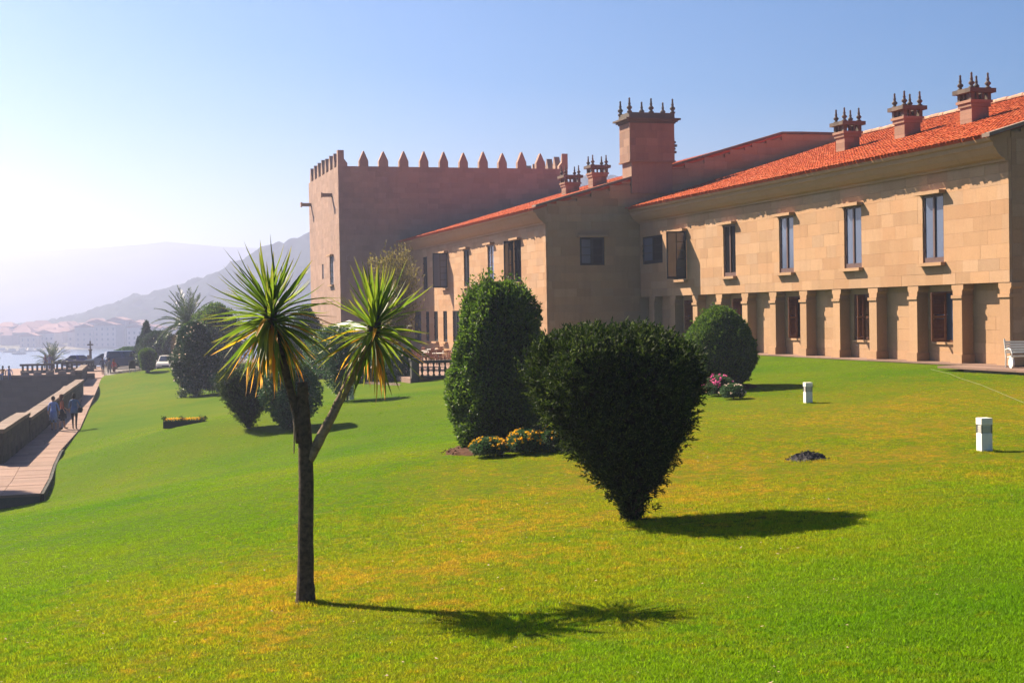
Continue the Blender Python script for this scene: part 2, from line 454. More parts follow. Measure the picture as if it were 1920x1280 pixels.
# mown grass blades over the nearer lawn
def build_grass():
    rng = np.random.default_rng(3)
    tufts = []
    for k in range(4):
        n = 46
        a = rng.uniform(0, 6.283, n); r = .085 * np.sqrt(rng.uniform(0, 1, n))
        P = np.c_[r * np.cos(a), r * np.sin(a), np.full(n, -.012)]
        lean = rng.normal(0, .42, (n, 2)); D = np.c_[lean, np.ones(n)]; D /= np.linalg.norm(D, axis=1)[:, None]
        L = rng.uniform(.022, .05, n); w = rng.uniform(.0035, .006, n)
        b = rng.uniform(0, 6.283, n); S = np.c_[np.cos(b), np.sin(b), np.zeros(n)] * w[:, None]
        T = P + D * L[:, None] + np.c_[lean * .012, np.full(n, -.004)]
        V = np.stack([P - S, P + S, T], 1).reshape(-1, 3); F = np.arange(3 * n).reshape(-1, 3)
        me = np_mesh(V, F); me.materials.append(BLADE); tufts.append(me)
    # points by distance band
    pts = []
    for d0, d1, dens in ((7.5, 12, 230), (12, 18, 170), (18, 24, 95), (24, 30, 60), (30, 38, 34), (38, 48, 17), (48, 62, 7)):
        w0 = .40
        area = w0 * (d1 * d1 - d0 * d0)
        n = int(area * dens)
        d = np.sqrt(rng.uniform(d0 * d0, d1 * d1, n)); lat = rng.uniform(-w0, w0, n) * d
        f2 = FW[:2] / np.linalg.norm(FW[:2]); r2 = _r0[:2]
        xy = d[:, None] * f2 + lat[:, None] * r2
        pts.append(np.c_[xy, d])
    for px_, py_, r_, n_ in ((573, 1131, .28, 90), (1846, 847, .24, 70), (1515, 756, .24, 40), (1515, 862, .5, 60), (1187, 977, .4, 90)):
        c_ = on_ground(px_, py_); a_ = rng.uniform(0, 6.283, n_); q_ = r_ * np.sqrt(rng.uniform(.12, 1, n_)); pts.append(np.c_[c_[0] + q_ * np.cos(a_), c_[1] + q_ * np.sin(a_), np.full(n_, -1.0)])
    pts = np.concatenate(pts)
    ok = (pts[:, 0] < 30.2) & ((pts[:, 1] < 44.8) | (pts[:, 0] > path_x(pts[:, 1]) + .1))
    pts = pts[ok]
    z = gh(pts[:, 0], pts[:, 1])
    big = np.where(pts[:, 2] < 0, 1.7, np.where(pts[:, 2] > 24, .8, 1.0))
    me = bpy.data.meshes.new("grass_points"); me.vertices.add(len(pts)); me.vertices.foreach_set("co", np.c_[pts[:, :2], z].astype(np.float32).ravel())
    for nm, vals in (("rz", rng.uniform(0, 6.283, len(pts))), ("sz", rng.uniform(.75, 1.25, len(pts)) * big), ("pick", rng.integers(0, 4, len(pts)))):
        a = me.attributes.new(nm, 'FLOAT' if nm != "pick" else 'INT', 'POINT'); a.data.foreach_set("value", vals.astype(np.float32 if nm != "pick" else np.int32))
    me.materials.append(BLADE); me.update()
    o = obj("grass", me); tag(o, "short mown grass blades covering the sloping lawn", "grass", kind="stuff")
    ng = bpy.data.node_groups.new("scatter_grass", 'GeometryNodeTree')
    ng.interface.new_socket("Geometry", in_out='INPUT', socket_type='NodeSocketGeometry'); ng.interface.new_socket("Geometry", in_out='OUTPUT', socket_type='NodeSocketGeometry')
    N = ng.nodes; L = ng.links; gi = N.new("NodeGroupInput"); go = N.new("NodeGroupOutput"); ip = N.new("GeometryNodeInstanceOnPoints")
    join = N.new("GeometryNodeGeometryToInstance")
    for me_ in reversed(tufts):
        to = bpy.data.objects.new("grass_tuft", me_); oi = N.new("GeometryNodeObjectInfo"); oi.inputs[0].default_value = to; L.new(oi.outputs["Geometry"], join.inputs[0])
    def attr(nm, ty):
        a = N.new("GeometryNodeInputNamedAttribute"); a.data_type = ty; a.inputs[0].default_value = nm; return a.outputs[0]
    L.new(gi.outputs[0], ip.inputs["Points"]); L.new(join.outputs[0], ip.inputs["Instance"]); ip.inputs["Pick Instance"].default_value = True
    L.new(attr("pick", 'INT'), ip.inputs["Instance Index"])
    cx = N.new("ShaderNodeCombineXYZ"); L.new(attr("rz", 'FLOAT'), cx.inputs[2]); L.new(cx.outputs[0], ip.inputs["Rotation"])
    sx = N.new("ShaderNodeCombineXYZ"); s_ = attr("sz", 'FLOAT')
    for k in range(3): L.new(s_, sx.inputs[k])
    L.new(sx.outputs[0], ip.inputs["Scale"]); L.new(ip.outputs[0], go.inputs[0])
    md = o.modifiers.new("scatter", 'NODES'); md.node_group = ng
build_grass()
def litter():
    rng = np.random.default_rng(12); n = 520; d = np.sqrt(rng.uniform(81, 1300, n)); lat = rng.uniform(-.38, .38, n) * d
    f_ = FW[:2] / np.linalg.norm(FW[:2]); xy = d[:, None] * f_ + lat[:, None] * _r0[:2]; P = np.c_[xy, gh(xy[:, 0], xy[:, 1]) + rng.uniform(.02, .04, n)]
    D = rng.normal(0, 1, (n, 3)); D[:, 2] *= .2; D /= np.linalg.norm(D, axis=1)[:, None]; S = np.cross(D, [0, 0, 1.0]); L = rng.uniform(.015, .05, n)[:, None]
    V = np.stack([P, P + D * L * .5 + S * L * .3, P + D * L + [0, 0, .006], P + D * L * .5 - S * L * .3], 1).reshape(-1, 3); a = np.arange(n)[:, None] * 4
    k = plain("dry_leaf", (.34, .26, .15), .8, .2, var=.5, ns=2.0); o = obj("fallen_leaves", np_mesh(V, a + np.array([[0, 1, 2, 3]])), k); tag(o, "scattered small dry leaves lying on the lawn", "leaves", kind="stuff")
litter()

# sea, shore, hills
SEA = -14.5
def build_sea():
    V = np.array([(-4500, -700, SEA), (4500, -700, SEA), (4500, 6200, SEA), (-4500, 6200, SEA)], float)
    tag(obj("sea", np_mesh(V, np.array([[0, 1, 2, 3]])), WATER), kind="structure")
build_sea()
def polar_land(name, mat, prof, d0, dr, d1, nd, npx, base, bump, x0=-700, x1=1700, pw=1.0):
    """terrain whose ridge line stands at distance dr; prof = ridge line (pixel column, metres above camera)"""
    pxs = np.linspace(x0, x1, npx); ds = np.linspace(d0, d1, nd)
    prof = np.array(prof, float); rz_ = np.interp(pxs, prof[:, 0], prof[:, 1]) + CAMZ
    rows = []
    for d in ds:
        xy = np.array([ray(px_, 590)[:2] for px_ in pxs]) * d
        if d <= dr: f = ((d - d0) / (dr - d0)) ** pw
        else: f = 1 - .5 * ((d - dr) / (d1 - dr)) ** 1.5
        z = base + (rz_ - base) * f + bump(xy[:, 0], xy[:, 1], f)
        rows.append(np.c_[xy, z])
    V = np.concatenate(rows)
    i, j = np.meshgrid(np.arange(nd - 1), np.arange(npx - 1), indexing='ij'); a = (i * npx + j).ravel()
    return tag(obj(name, np_mesh(V, np.c_[a, a + 1, a + npx + 1, a + npx]), mat, smooth=True), kind="structure")
def hz(x, y):
    return 601 - (x - 120) * .0175 - y     # pixels above the horizon
DN = 1080.0
near_prof = [(x, hz(x, y) / FPX * DN) for x, y in ((-700, 640), (0, 612), (60, 605), (120, 592), (180, 574), (250, 552), (300, 541), (345, 528), (400, 512), (450, 484), (500, 461), (560, 438), (640, 408), (760, 385), (900, 360), (1040, 335), (1130, 322), (1250, 345), (1700, 420))]
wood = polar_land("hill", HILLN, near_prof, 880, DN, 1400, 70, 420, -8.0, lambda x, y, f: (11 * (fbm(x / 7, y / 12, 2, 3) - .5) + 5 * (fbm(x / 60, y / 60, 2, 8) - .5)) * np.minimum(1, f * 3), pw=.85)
DF = 2500.0
far_prof = [(x, hz(x, y) / FPX * DF) for x, y in ((-700, 480), (0, 471), (60, 470), (120, 468), (200, 464), (260, 460), (312, 453), (350, 457), (400, 460), (440, 463), (600, 470), (1000, 480), (1700, 500))]
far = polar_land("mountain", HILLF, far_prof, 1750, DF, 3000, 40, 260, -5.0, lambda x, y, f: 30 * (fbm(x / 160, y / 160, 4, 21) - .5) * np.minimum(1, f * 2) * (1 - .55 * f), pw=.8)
tag(polar_land("shore", SHORE, [(-700, -6.0), (1700, -6.0)], 815, 1000, 1100, 16, 80, SEA - .4, lambda x, y, f: 1.0 * (fbm(x / 40, y / 40, 2, 4) - .5) * f, pw=.8), kind="structure")

# headland that carries terrace, car park and court (earth and rock below)
def slab(name, poly, z0, z1, mat, kind="structure"):
    mb = MB(); mb.prism(poly, z0, z1, 'z'); o = mb.build(name, mat); tag(o, kind=kind); return o
ASPHALT = plain("worn_asphalt", (.16, .14, .125), .9, .2, var=.3, ns=1.2)
slab("car_park", [(2.2, 127.4), (78, 127.4), (78, 166), (2.2, 166)], -15.0, -2.6, ASPHALT)
slab("bastion_terrace", [(-60, 131.6), (2.1, 131.6), (2.1, 164), (-60, 164)], -15.0, -2.95, PAVE)
slab("courtyard_ground", [(-60, 46), (-3.4, 46), (1.2, 131.5), (-60, 131.5)], -15.2, -9.0, EARTH)

# paved path with slabs
def build_path():
    mb = MB()
    ys = list(np.arange(45.12, 131.3, 3.0)) + [131.4]
    for a, b in zip(ys[:-1], ys[1:]):
        xa, xb = float(path_x(a)), float(path_x(b)); wa = 4.2 if b < 54.6 else (2.7 if 104 < a < 118 else 2.35)
        mb.add([(xa - wa, a, -15), (xa - .02, a, -15), (xb - .02, b, -15), (xb - wa, b, -15), (xa - wa, a, -3.07), (xa - .02, a, -3.07), (xb - .02, b, -3.07), (xb - wa, b, -3.07)],
               [(3, 2, 1, 0), (4, 5, 6, 7), (0, 1, 5, 4), (1, 2, 6, 5), (2, 3, 7, 6), (3, 0, 4, 7)])
    root = mb.build("path", GRANITE); tag(root, kind="structure")
    rng = random.Random(11)
    box = MB().box(0, 1, 0, 1, 0, 1).mesh("paving_slab"); box.materials.append(PAVE)
    y = 45.1; k = 0
    while y < 131:
        dl = rng.uniform(.72, .98) if y < 80 else rng.uniform(.95, 1.3)
        xe = float(path_x(y + dl / 2)); w = 4.2 if y + dl < 54.6 else (2.7 if 104 < y < 118 else 1.95)
        cuts = [0, w * rng.uniform(.42, .6), w] if w < 3 else [0, w * .27, w * .52, w * .76, w]
        for c0, c1 in zip(cuts[:-1], cuts[1:]):
            o = bpy.data.objects.new("paving_slab", box); link(o, root)
            sl = (float(path_x(y + dl)) - float(path_x(y))) / dl
            o.location = (xe - c1 + .006, y + .006, -3.075); o.scale = (c1 - c0 - .014, dl - .014, .075 + rng.uniform(-.004, .006))
            o.rotation_euler = (0, 0, -math.atan(sl) * .6)
        y += dl; k += 1
    return root
build_path()
kerb = MB()
for y in np.arange(45.2, 60.4, .95):
    xe = float(path_x(y)); xe2 = float(path_x(y + .9))
    kerb.add([(xe + .005, y, -3.7), (xe + .10, y, -3.7), (xe2 + .10, y + .9, -3.7), (xe2 + .005, y + .9, -3.7), (xe + .005, y, -3.02), (xe + .10, y, -3.02), (xe2 + .10, y + .9, -3.02), (xe2 + .005, y + .9, -3.02)],
             [(3, 2, 1, 0), (4, 5, 6, 7), (0, 1, 5, 4), (1, 2, 6, 5), (2, 3, 7, 6), (3, 0, 4, 7)])
tag(kerb.build("kerb", DARKWALL), kind="structure")

# ================================================================== MASONRY
UNIT = {}
def unit_box(mat):
    if mat.name not in UNIT:
        me = MB().box(0, 1, 0, 1, 0, 1).mesh("stone_block"); me.materials.append(mat); UNIT[mat.name] = me
    return UNIT[mat.name]
def courses(keys, h):
    out = []
    for a, b in zip(keys[:-1], keys[1:]):
        n = max(1, round((b - a) / h)); out += [(a + (b - a) * i / n, a + (b - a) * (i + 1) / n) for i in range(n)]
    return out
def ashlar(u0, u1, keys, h, l0, l1, openings, seed, top=None):
    """block rectangles (ua, ub, va, vb) of a wall; openings (ua, ub, va, vb) left free; top(u) = upper limit"""
    rng = random.Random(seed); out = []
    for va, vb in courses(keys, h):
        mid = (va + vb) / 2
        cuts = sorted([(a, b) for a, b, c, d in openings if c < mid < d])
        spans = []; u = u0
        for a, b in cuts:
            if a > u: spans.append((u, a))
            u = max(u, b)
        if u < u1: spans.append((u, u1))
        for a, b in spans:
            p = a + (rng.uniform(.25, 1) * l0 if b - a > l1 else 0); q = [a]
            if p > a: q.append(p)
            while b - q[-1] > l1 * 1.15: q.append(q[-1] + rng.uniform(l0, l1))
            if len(q) > 1 and b - q[-1] < .3: q.pop()
            q.append(b)
            for s, e in zip(q[:-1], q[1:]):
                vt = vb
                if top is not None:
                    t = min(top(s), top(e))
                    if t <= va + .06: continue
                    vt = min(vb, t)
                out.append((s, e, va, vt))
    return out
def lay_blocks(root, rects, plane, w, mat, thick, nmax, seed, gap=.004):
    """plane 'x': wall facing -X at x = w ; plane 'y': wall facing -Y at y = w. The nmax that show largest are objects, the rest one mesh."""
    rng = random.Random(seed)
    def size(r):
        c = (w, (r[0] + r[1]) / 2) if plane == 'x' else ((r[0] + r[1]) / 2, w)
        d = math.hypot(*c); cs = abs(c[0] if plane == 'x' else c[1]) / d
        return (r[1] - r[0]) * (r[3] - r[2]) * cs / d ** 2
    rects = sorted(rects, key=size, reverse=True)
    ub = unit_box(mat); mb = MB(); g = gap / 2
    for i, (a, b, c, d) in enumerate(rects):
        pr = rng.uniform(-.003, .004)
        if plane == 'x': lo, hi = (w + pr, a + g, c + g), (w + thick, b - g, d - g)
        else: lo, hi = (a + g, w + pr, c + g), (b - g, w + thick, d - g)
        if i < nmax:
            o = bpy.data.objects.new("stone_block", ub); link(o, root); o.location = lo; o.scale = [h - l for l, h in zip(lo, hi)]
        else:
            mb.box(lo[0], hi[0], lo[1], hi[1], lo[2], hi[2])
    if mb.v:
        o = mb.build("stone_courses", mat, root); o["kind"] = "stuff"

def tiles(root, eave_x, eave_z, ridge_x, slope, y0, y1, pitch=.235, row=.42, seed=0):
    """barrel tiles laid up the slope, one mesh"""
    rng = np.random.default_rng(seed)
    ln = (ridge_x - eave_x) * math.sqrt(1 + slope * slope); nr = int(ln / row); nc = int((y1 - y0) / pitch)
    ux = np.array([1, 0, slope]) / math.sqrt(1 + slope * slope); nz = np.array([-slope, 0, 1]) / math.sqrt(1 + slope * slope)
    seg = 5; a = np.linspace(0, math.pi, seg + 1)
    prof = np.c_[-np.cos(a), np.sin(a)]
    j, i = np.meshgrid(np.arange(nc), np.arange(nr)); j, i = j.ravel(), i.ravel(); n = len(j)
    yc = y0 + (j + .5) * pitch + rng.normal(0, .012, n); s0 = i * row + rng.normal(0, .018, n) - .04; lift = rng.uniform(0, .010, n)
    V = []
    for end, (ds, rr, dz) in enumerate(((0, .116, .022), (row * 1.12, .098, .0))):
        for k in range(seg + 1):
            yy = yc + prof[k, 0] * rr; up = prof[k, 1] * rr * .5 + dz + lift
            V.append(np.array([eave_x, 0, eave_z]) + (s0 + ds)[:, None] * ux + up[:, None] * nz + np.c_[np.zeros(n), yy, np.zeros(n)])
    V = np.stack(V, 1).reshape(-1, 3)
    m_ = 2 * (seg + 1); f = []
    for k in range(seg): f.append((k, k + 1, seg + 1 + k + 1, seg + 1 + k))
    F = (np.arange(n)[:, None, None] * m_ + np.array(f)[None]).reshape(-1, 4)
    # open front ends closed with mortar faces
    o = obj("roof_tiles", np_mesh(V, F), TILE, root); o["kind"] = "stuff"
    base = MB(); base.add([(eave_x + .22, y0, eave_z + .01 + slope * .22), (eave_x + .22, y1, eave_z + .01 + slope * .22), (ridge_x, y1, eave_z + .01 + slope * (ridge_x - eave_x)), (ridge_x, y0, eave_z + .01 + slope * (ridge_x - eave_x))], [(0, 1, 2, 3)])
    base.v = base.v + [(x, y, z - .12) for x, y, z in base.v]; base.f += [(7, 6, 5, 4), (0, 4, 5, 1), (1, 5, 6, 2), (2, 6, 7, 3), (3, 7, 4, 0)]
    base.build("roof_deck", TILE, root)

FIN_PROF = [(.20, 0), (.20, .10), (.12, .13), (.11, .22), (.18, .28), (.22, .36), (.17, .44), (.10, .50), (.09, .62), (.12, .66), (.085, .70), (.06, .95), (.08, .98), (.07, 1.04), (.02, 1.10)]
def finial_mesh(s):
    me = MB().lathe([(r * s, z * s) for r, z in FIN_PROF], seg=10).mesh("finial"); me.materials.append(FINIAL)
    me.polygons.foreach_set("use_smooth", np.ones(len(me.polygons), dtype=bool)); return me
def chimney(root, x, y, zb, zt, s=1.0, wx=.84, wy=.84, fs=.62):
    """stone stack with an open lantern crown carrying four finials"""
    hx, hy = wx / 2, wy / 2
    mb = MB(); nk = 4
    for k in range(nk):
        e = .004 * (k % 2); a_, b_ = zb + (zt - .16 - zb) * k / nk, zb + (zt - .16 - zb) * (k + 1) / nk - .004; xs_ = x - hx + wx * (.62 if k % 2 else .38)
        mb.box(x - hx + e, xs_ - .002, y - hy + e, y + hy - e, a_, b_).box(xs_ + .002, x + hx - e, y - hy + e, y + hy - e, a_, b_)
    mb.box(x - hx - .06, x + hx + .06, y - hy - .06, y + hy + .06, zt - .16, zt + .003)
    ch = mb.build("chimney", CHIM, root)
    mb = MB().box(x - hx - .12, x + hx + .12, y - hy - .12, y + hy + .12, zt + .005, zt + .12)
    mb.build("cap_slab", CHIM, ch)
    t = .09; n = .05
    def post(x0_, x1_, y0_, y1_, h_): MB().box(x0_, x1_, y0_, y1_, zt + .12, zt + h_).build("lantern_post", FINIAL, ch)
    for sx in (-1, 1):
        for sy in (-1, 1):
            px_, py_ = x + sx * (hx - .02), y + sy * (hy - .02); post(px_ - t, px_ + t, py_ - t, py_ + t, .42)
    for k in (-.33, .33):
        for sx in (-1, 1):
            post(x + sx * (hx - .02) - n * .6, x + sx * (hx - .02) + n * .6, y + k * hy - n, y + k * hy + n, .42)
            post(x + k * hx - n, x + k * hx + n, y + sx * (hy - .02) - n * .6, y + sx * (hy - .02) + n * .6, .42)
    mb = MB()
    mb.box(x - hx - .22, x + hx + .22, y - hy - .22, y - hy + .16, zt + .42, zt + .60).box(x - hx - .22, x + hx + .22, y + hy - .16, y + hy + .22, zt + .42, zt + .60)
    mb.box(x - hx - .22, x - hx + .16, y - hy + .16, y + hy - .16, zt + .42, zt + .597).box(x + hx - .16, x + hx + .22, y - hy + .16, y + hy - .16, zt + .42, zt + .597)
    mb.build("lantern_rim", FINIAL, ch)
    fm = FINM[fs]
    for sx in (-1, 1):
        for sy in (-1, 1):
            o = bpy.data.objects.new("finial", fm); link(o, ch); o.location = (x + sx * (hx - .02), y + sy * (hy - .02), zt + .60)
    return ch
FINM = {k: finial_mesh(k) for k in (.62, .78)}

def window_x(root, X, yc, z0, z1, w, glass=(GLASS, GLASS), frame=FRAME, hood=True, bars=0, recess=.07, sill=True):
    """casement window in a wall facing -X"""
    f = .09; x0, x1 = X + recess - .02, X + recess + .045
    mb = MB(); ya, yb = yc - w / 2, yc + w / 2
    mb.box(x0, x1, ya, ya + f, z0, z1).box(x0, x1, yb - f, yb, z0, z1).box(x0, x1, ya + f, yb - f, z1 - f, z1).box(x0, x1, ya + f, yb - f, z0, z0 + f * 2.2)
    mb.box(x0 - .012, x1, yc - f * .62, yc + f * .62, z0 + f * 2.2, z1 - f)
    for k in range(bars):
        zz = z0 + f * 2.2 + (z1 - z0 - f * 3.2) * (k + 1) / (bars + 1); mb.box(x0 + .012, x1, ya + f, yb - f, zz - .016, zz + .016)
    for s in (-1, 1):     # hinges
        for zz in (z0 + .5, (z0 + z1) / 2, z1 - .5): mb.box(x0 - .03, x0, yc + s * (w / 2 - .03) - .03, yc + s * (w / 2 - .03) + .03, zz - .05, zz + .05)
    win = mb.build("window", frame, root)
    rng = random.Random(int(yc * 100))
    for s, gm in zip((-1, 1), glass):
        p = MB(); a, b = (ya + f, yc - f * .62) if s < 0 else (yc + f * .62, yb - f); e = rng.uniform(-.008, .008)
        p.add([(x1 - .03 + e, a, z0 + f * 2.2), (x1 - .03 - e, b, z0 + f * 2.2), (x1 - .03 - e * 1.5, b, z1 - f), (x1 - .03 + e, a, z1 - f)], [(0, 3, 2, 1)])
        p.build("pane", gm, win)
    if hood: MB().box(X - .30, X + .02, ya - .16, yb + .16, z1 + .003, z1 + .13).build("lintel", SANDP, win)
    if sill: MB().box(X - .22, X + .05, ya - .12, yb + .12, z0 - .13, z0 - .003).build("sill", SANDP, win)
    return win
def window_y(root, Y, xc, z0, z1, w, glass=(GLASS, GLASS), frame=DFRAME, hood=True, bars=2, recess=.07):
    f = .12; y0, y1 = Y + recess - .02, Y + recess + .045
    mb = MB(); xa, xb = xc - w / 2, xc + w / 2
    mb.box(xa, xa + f, y0, y1, z0, z1).box(xb - f, xb, y0, y1, z0, z1).box(xa + f, xb - f, y0, y1, z1 - f, z1).box(xa + f, xb - f, y0, y1, z0, z0 + f)
    mb.box(xc - f * .62, xc + f * .62, y0 - .012, y1, z0 + f, z1 - f)
    for k in range(bars):
        zz = z0 + f + (z1 - z0 - 2 * f) * (k + 1) / (bars + 1); mb.box(xa + f, xb - f, y0 + .012, y1, zz - .016, zz + .016)
    win = mb.build("window", frame, root)
    for s, gm in zip((-1, 1), glass):
        a, b = (xa + f, xc - f * .62) if s < 0 else (xc + f * .62, xb - f)
        MB().add([(a, y1 - .03, z0 + f), (b, y1 - .03, z0 + f), (b, y1 - .03, z1 - f), (a, y1 - .03, z1 - f)], [(0, 1, 2, 3)]).build("pane", gm, win)
    if hood: MB().box(xa - .16, xb + .16, Y - .25, Y + .02, z1 + .003, z1 + .13).build("lintel", SANDP, win)
    return win
def leaf_open(root, hinge, ang, w, z0, z1, frame, glass, bars=4):
    """casement leaf standing open, hinged at (x, y), pointing along ang"""
    c, s = math.cos(ang), math.sin(ang); f = .075
    def q(a, b, zc, zd, t0, t1, mb):
        pts = [(hinge[0] + c * u - s * t, hinge[1] + s * u + c * t) for u, t in ((a, t0), (b, t0), (b, t1), (a, t1))]
        mb.prism(pts, zc, zd, 'z')
    mb = MB(); q(0, f, z0, z1, -.03, .03, mb); q(w - f, w, z0, z1, -.03, .03, mb); q(f, w - f, z0, z0 + f * 1.6, -.03, .03, mb); q(f, w - f, z1 - f, z1, -.03, .03, mb)
    q(w / 2 - .02, w / 2 + .02, z0 + f * 1.6, z1 - f, -.02, .02, mb)
    for k in range(bars):
        zz = z0 + f * 1.6 + (z1 - z0 - f * 2.6) * (k + 1) / (bars + 1); q(f, w / 2 - .02, zz - .014, zz + .014, -.018, .018, mb)
    o = mb.build("open_casement", frame, root)
    p = MB(); q(f, w - f, z0 + f * 1.6, z1 - f, -.004, .004, p); p.build("pane", glass, o)
    return o

# ================================================================== BUILDINGS
XF, YN, YW = 31.3, 42.75, 77.1          # main wing front plane, near end, gable of the rear wing
def rz_main(x): return 8.05 + .297 * (x - 30.25)
def ridge_row(root, x, z, y0, y1, step=.42):
    mb = MB(); y = y0; rng = random.Random(5)
    while y < y1:
        r = rng.uniform(.15, .175); h = rng.uniform(-.01, .012)
        pr = [(r * math.cos(a) * -1, r * math.sin(a) * .95 + h - .04) for a in np.linspace(-.15, math.pi + .15, 8)]
        mb.prism([(x + a, z + b) for a, b in pr], y, min(y + step * .93, y1), 'y'); y += step
    o = mb.build("ridge_tiles", RIDGE, root); o["kind"] = "stuff"

def main_wing():
    root = thing_w("hotel_wing", "two storey sandstone wing with square pillars below tall windows and orange tiled roof", "building", (XF, 60, 0))
    mb = MB(); top = lambda x: rz_main(x) - .13
    mb.prism([(31.93, -.8), (31.93, 2.975), (31.42, 2.975), (31.42, top(31.42)), (44.6, top(44.6)), (59, 8.0), (59, -.8)], YN + .12, YW - .01, 'y')
    wall = mb.build("wall", SAND, root)
    wins = [47.4, 53.3, 59.2, 65.2, 71.2]
    op = [(y - .70, y + .70, 3.83, 6.42) for y in wins] + [(73.75, 76.75, 4.85, 6.42)]
    lay_blocks(wall, ashlar(YN, YW - .01, [2.97, 3.83, 4.85, 6.42, 7.25, 8.05], .45, .75, 1.75, op, 4), 'x', XF, SAND, .12, 270, 1)
    bays = [42.95 + 2.95 * (1.5 + 2 * k) for k in range(5)]
    op2 = [(y - .85, y + .85, .78, 2.72) for y in bays]
    low = ashlar(YN, YW - .01, [-.6, .03, .78, 2.72, 2.965], .5, .8, 1.5, op2, 9)
    lay_blocks(wall, low, 'x', XF + .5, SANDP, .13, 0, 2)
    endr = ashlar(31.43, 44.5, [-.6, 2.97, 8.0, 12.5], .46, .8, 1.7, [], 14, top=lambda x: top(x) - .02)
    lay_blocks(wall, endr, 'y', YN, SAND, .12, 0, 3)
    # pillars
    for k in range(12):
        y = 43.06 if k == 0 else 42.95 + 2.95 * k; hw = .285
        mb = MB().box(XF + .012, XF + .498, y - hw, y + hw, .36, 2.52)
        p = mb.build("pillar", SANDP, root)
        MB().box(XF - .07, XF + .496, y - hw - .08, y + hw + .08, -.3, .36).build("plinth", SANDP, p)
        cap = MB().box(XF - .035, XF + .497, y - hw - .05, y + hw + .05, 2.44, 2.56)
        cap.prism([(y - hw, 2.563), (y + hw, 2.563), (y + hw + .01, 2.72), (y + .37, 2.80), (y + .37, 2.966), (y - .37, 2.966), (y - .37, 2.80), (y - hw - .01, 2.72)], XF + .02, XF + .495, 'x')
        cap.build("capital", SANDP, p)
    # upper windows
    gl = [(GLASSB, GLASSB), (GLASSB, GLASSB), (GLASSB, GLASSB), (GLASSD, GLASSD)]
    for y, g in zip(wins[:4], gl): window_x(root, XF, y, 3.83, 6.42, 1.40, g)
    w5 = window_x(root, XF, 71.2, 3.83, 6.42, 1.40, (GLASSD, GLASSD), DFRAME)
    leaf_open(w5, (XF - .02, 70.48), R(178), 1.12, 3.86, 6.40, DFRAME, GLASS, 4)
    w6 = window_x(root, XF, 75.25, 4.85, 6.42, 3.0, (GLASSD, GLASSB), DFRAME, hood=False, bars=2, sill=False)
    # ground floor windows with louvred shutters
    for k, y in enumerate(bays):
        X = XF + .5; z0, z1 = .78, 2.72
        fr = MB().box(X + .06, X + .12, y - .85, y - .78, z0, z1).box(X + .06, X + .12, y + .78, y + .85, z0, z1).box(X + .06, X + .12, y - .78, y + .78, z0, z0 + .08).box(X + .06, X + .12, y - .78, y + .78, z1 - .08, z1)
        win = fr.build("window", WOOD, root)
        MB().add([(X + .11, y - .78, z0 + .08), (X + .11, y + .78, z0 + .08), (X + .11, y + .78, z1 - .08), (X + .11, y - .78, z1 - .08)], [(0, 3, 2, 1)]).build("pane", GLASSB if k == 0 else GLASSD, win)
        def louvre(y0_, y1_, ang, hinge):
            mb = MB(); w_ = y1_ - y0_; f = .07
            mb.box(-.02, .02, 0, f, z0 + .03, z1 - .03).box(-.02, .02, w_ - f, w_, z0 + .03, z1 - .03).box(-.02, .02, f, w_ - f, z0 + .03, z0 + .13).box(-.02, .02, f, w_ - f, z1 - .13, z1 - .03).box(-.02, .02, f, w_ - f, 1.70, 1.80)
            zz = z0 + .15
            while zz < z1 - .17:
                if not 1.63 < zz < 1.81: mb.add([(-.022, f, zz), (.016, f, zz + .055), (.022, f, zz + .05), (-.016, f, zz - .005), (-.022, w_ - f, zz), (.016, w_ - f, zz + .055), (.022, w_ - f, zz + .05), (-.016, w_ - f, zz - .005)], [(0, 1, 2, 3), (7, 6, 5, 4), (0, 4, 5, 1), (1, 5, 6, 2), (2, 6, 7, 3), (3, 7, 4, 0)])
                zz += .062
            c, s = math.cos(ang), math.sin(ang)
            mb.v = [(hinge[0] + x * c - yy * s, hinge[1] + x * s + yy * c, z) for x, yy, z in mb.v]
            mb.build("shutter", WOOD, win)
        louvre(0, .77, 0, (X + .03, y + .015))
        if k == 0: louvre(0, .60, R(80), (X + .02, y - .005))
        elif k == 1: louvre(0, .77, R(180), (X + .03, y - .01)); louvre(0, .30, R(82), (X - .0, y + .03))
        else: louvre(0, .42, R(84), (X + .0, y + .02)); louvre(0, .45, R(180), (X + .03, y - .32))
        MB().box(X - .06, X + .1, y - .92, y + .92, z0 - .09, z0 - .003).build("sill", SANDP, win)
    # cornice, verge, roof
    pr = [(31.31, 7.22), (31.20, 7.22), (31.18, 7.30), (31.02, 7.36), (30.88, 7.50), (30.77, 7.68), (30.71, 7.74), (30.69, 7.88), (30.60, 7.93), (30.58, 8.04), (31.41, 8.30), (31.41, 7.3)]
    MB().prism(pr, YN + .02, YW - .02, 'y').build("cornice", SANDP, root)
    mb = MB(); z = lambda x: rz_main(x) - .05
    mb.add([(30.3, 42.42, z(30.3)), (44.6, 42.42, z(44.6)), (44.6, 42.86, z(44.6)), (30.3, 42.86, z(30.3)), (30.3, 42.42, z(30.3) + .13), (44.6, 42.42, z(44.6) + .13), (44.6, 42.86, z(44.6) + .13), (30.3, 42.86, z(30.3) + .13)],
           [(3, 2, 1, 0), (4, 5, 6, 7), (0, 1, 5, 4), (1, 2, 6, 5), (2, 3, 7, 6), (3, 0, 4, 7)])
    mb.build("verge_stones", COPING, root)
    roof = MB().add([(44.6, YN, rz_main(44.6)), (44.6, YW, rz_main(44.6)), (59.5, YW, 8), (59.5, YN, 8)], [(0, 1, 2, 3)]).build("roof", TILE, root)
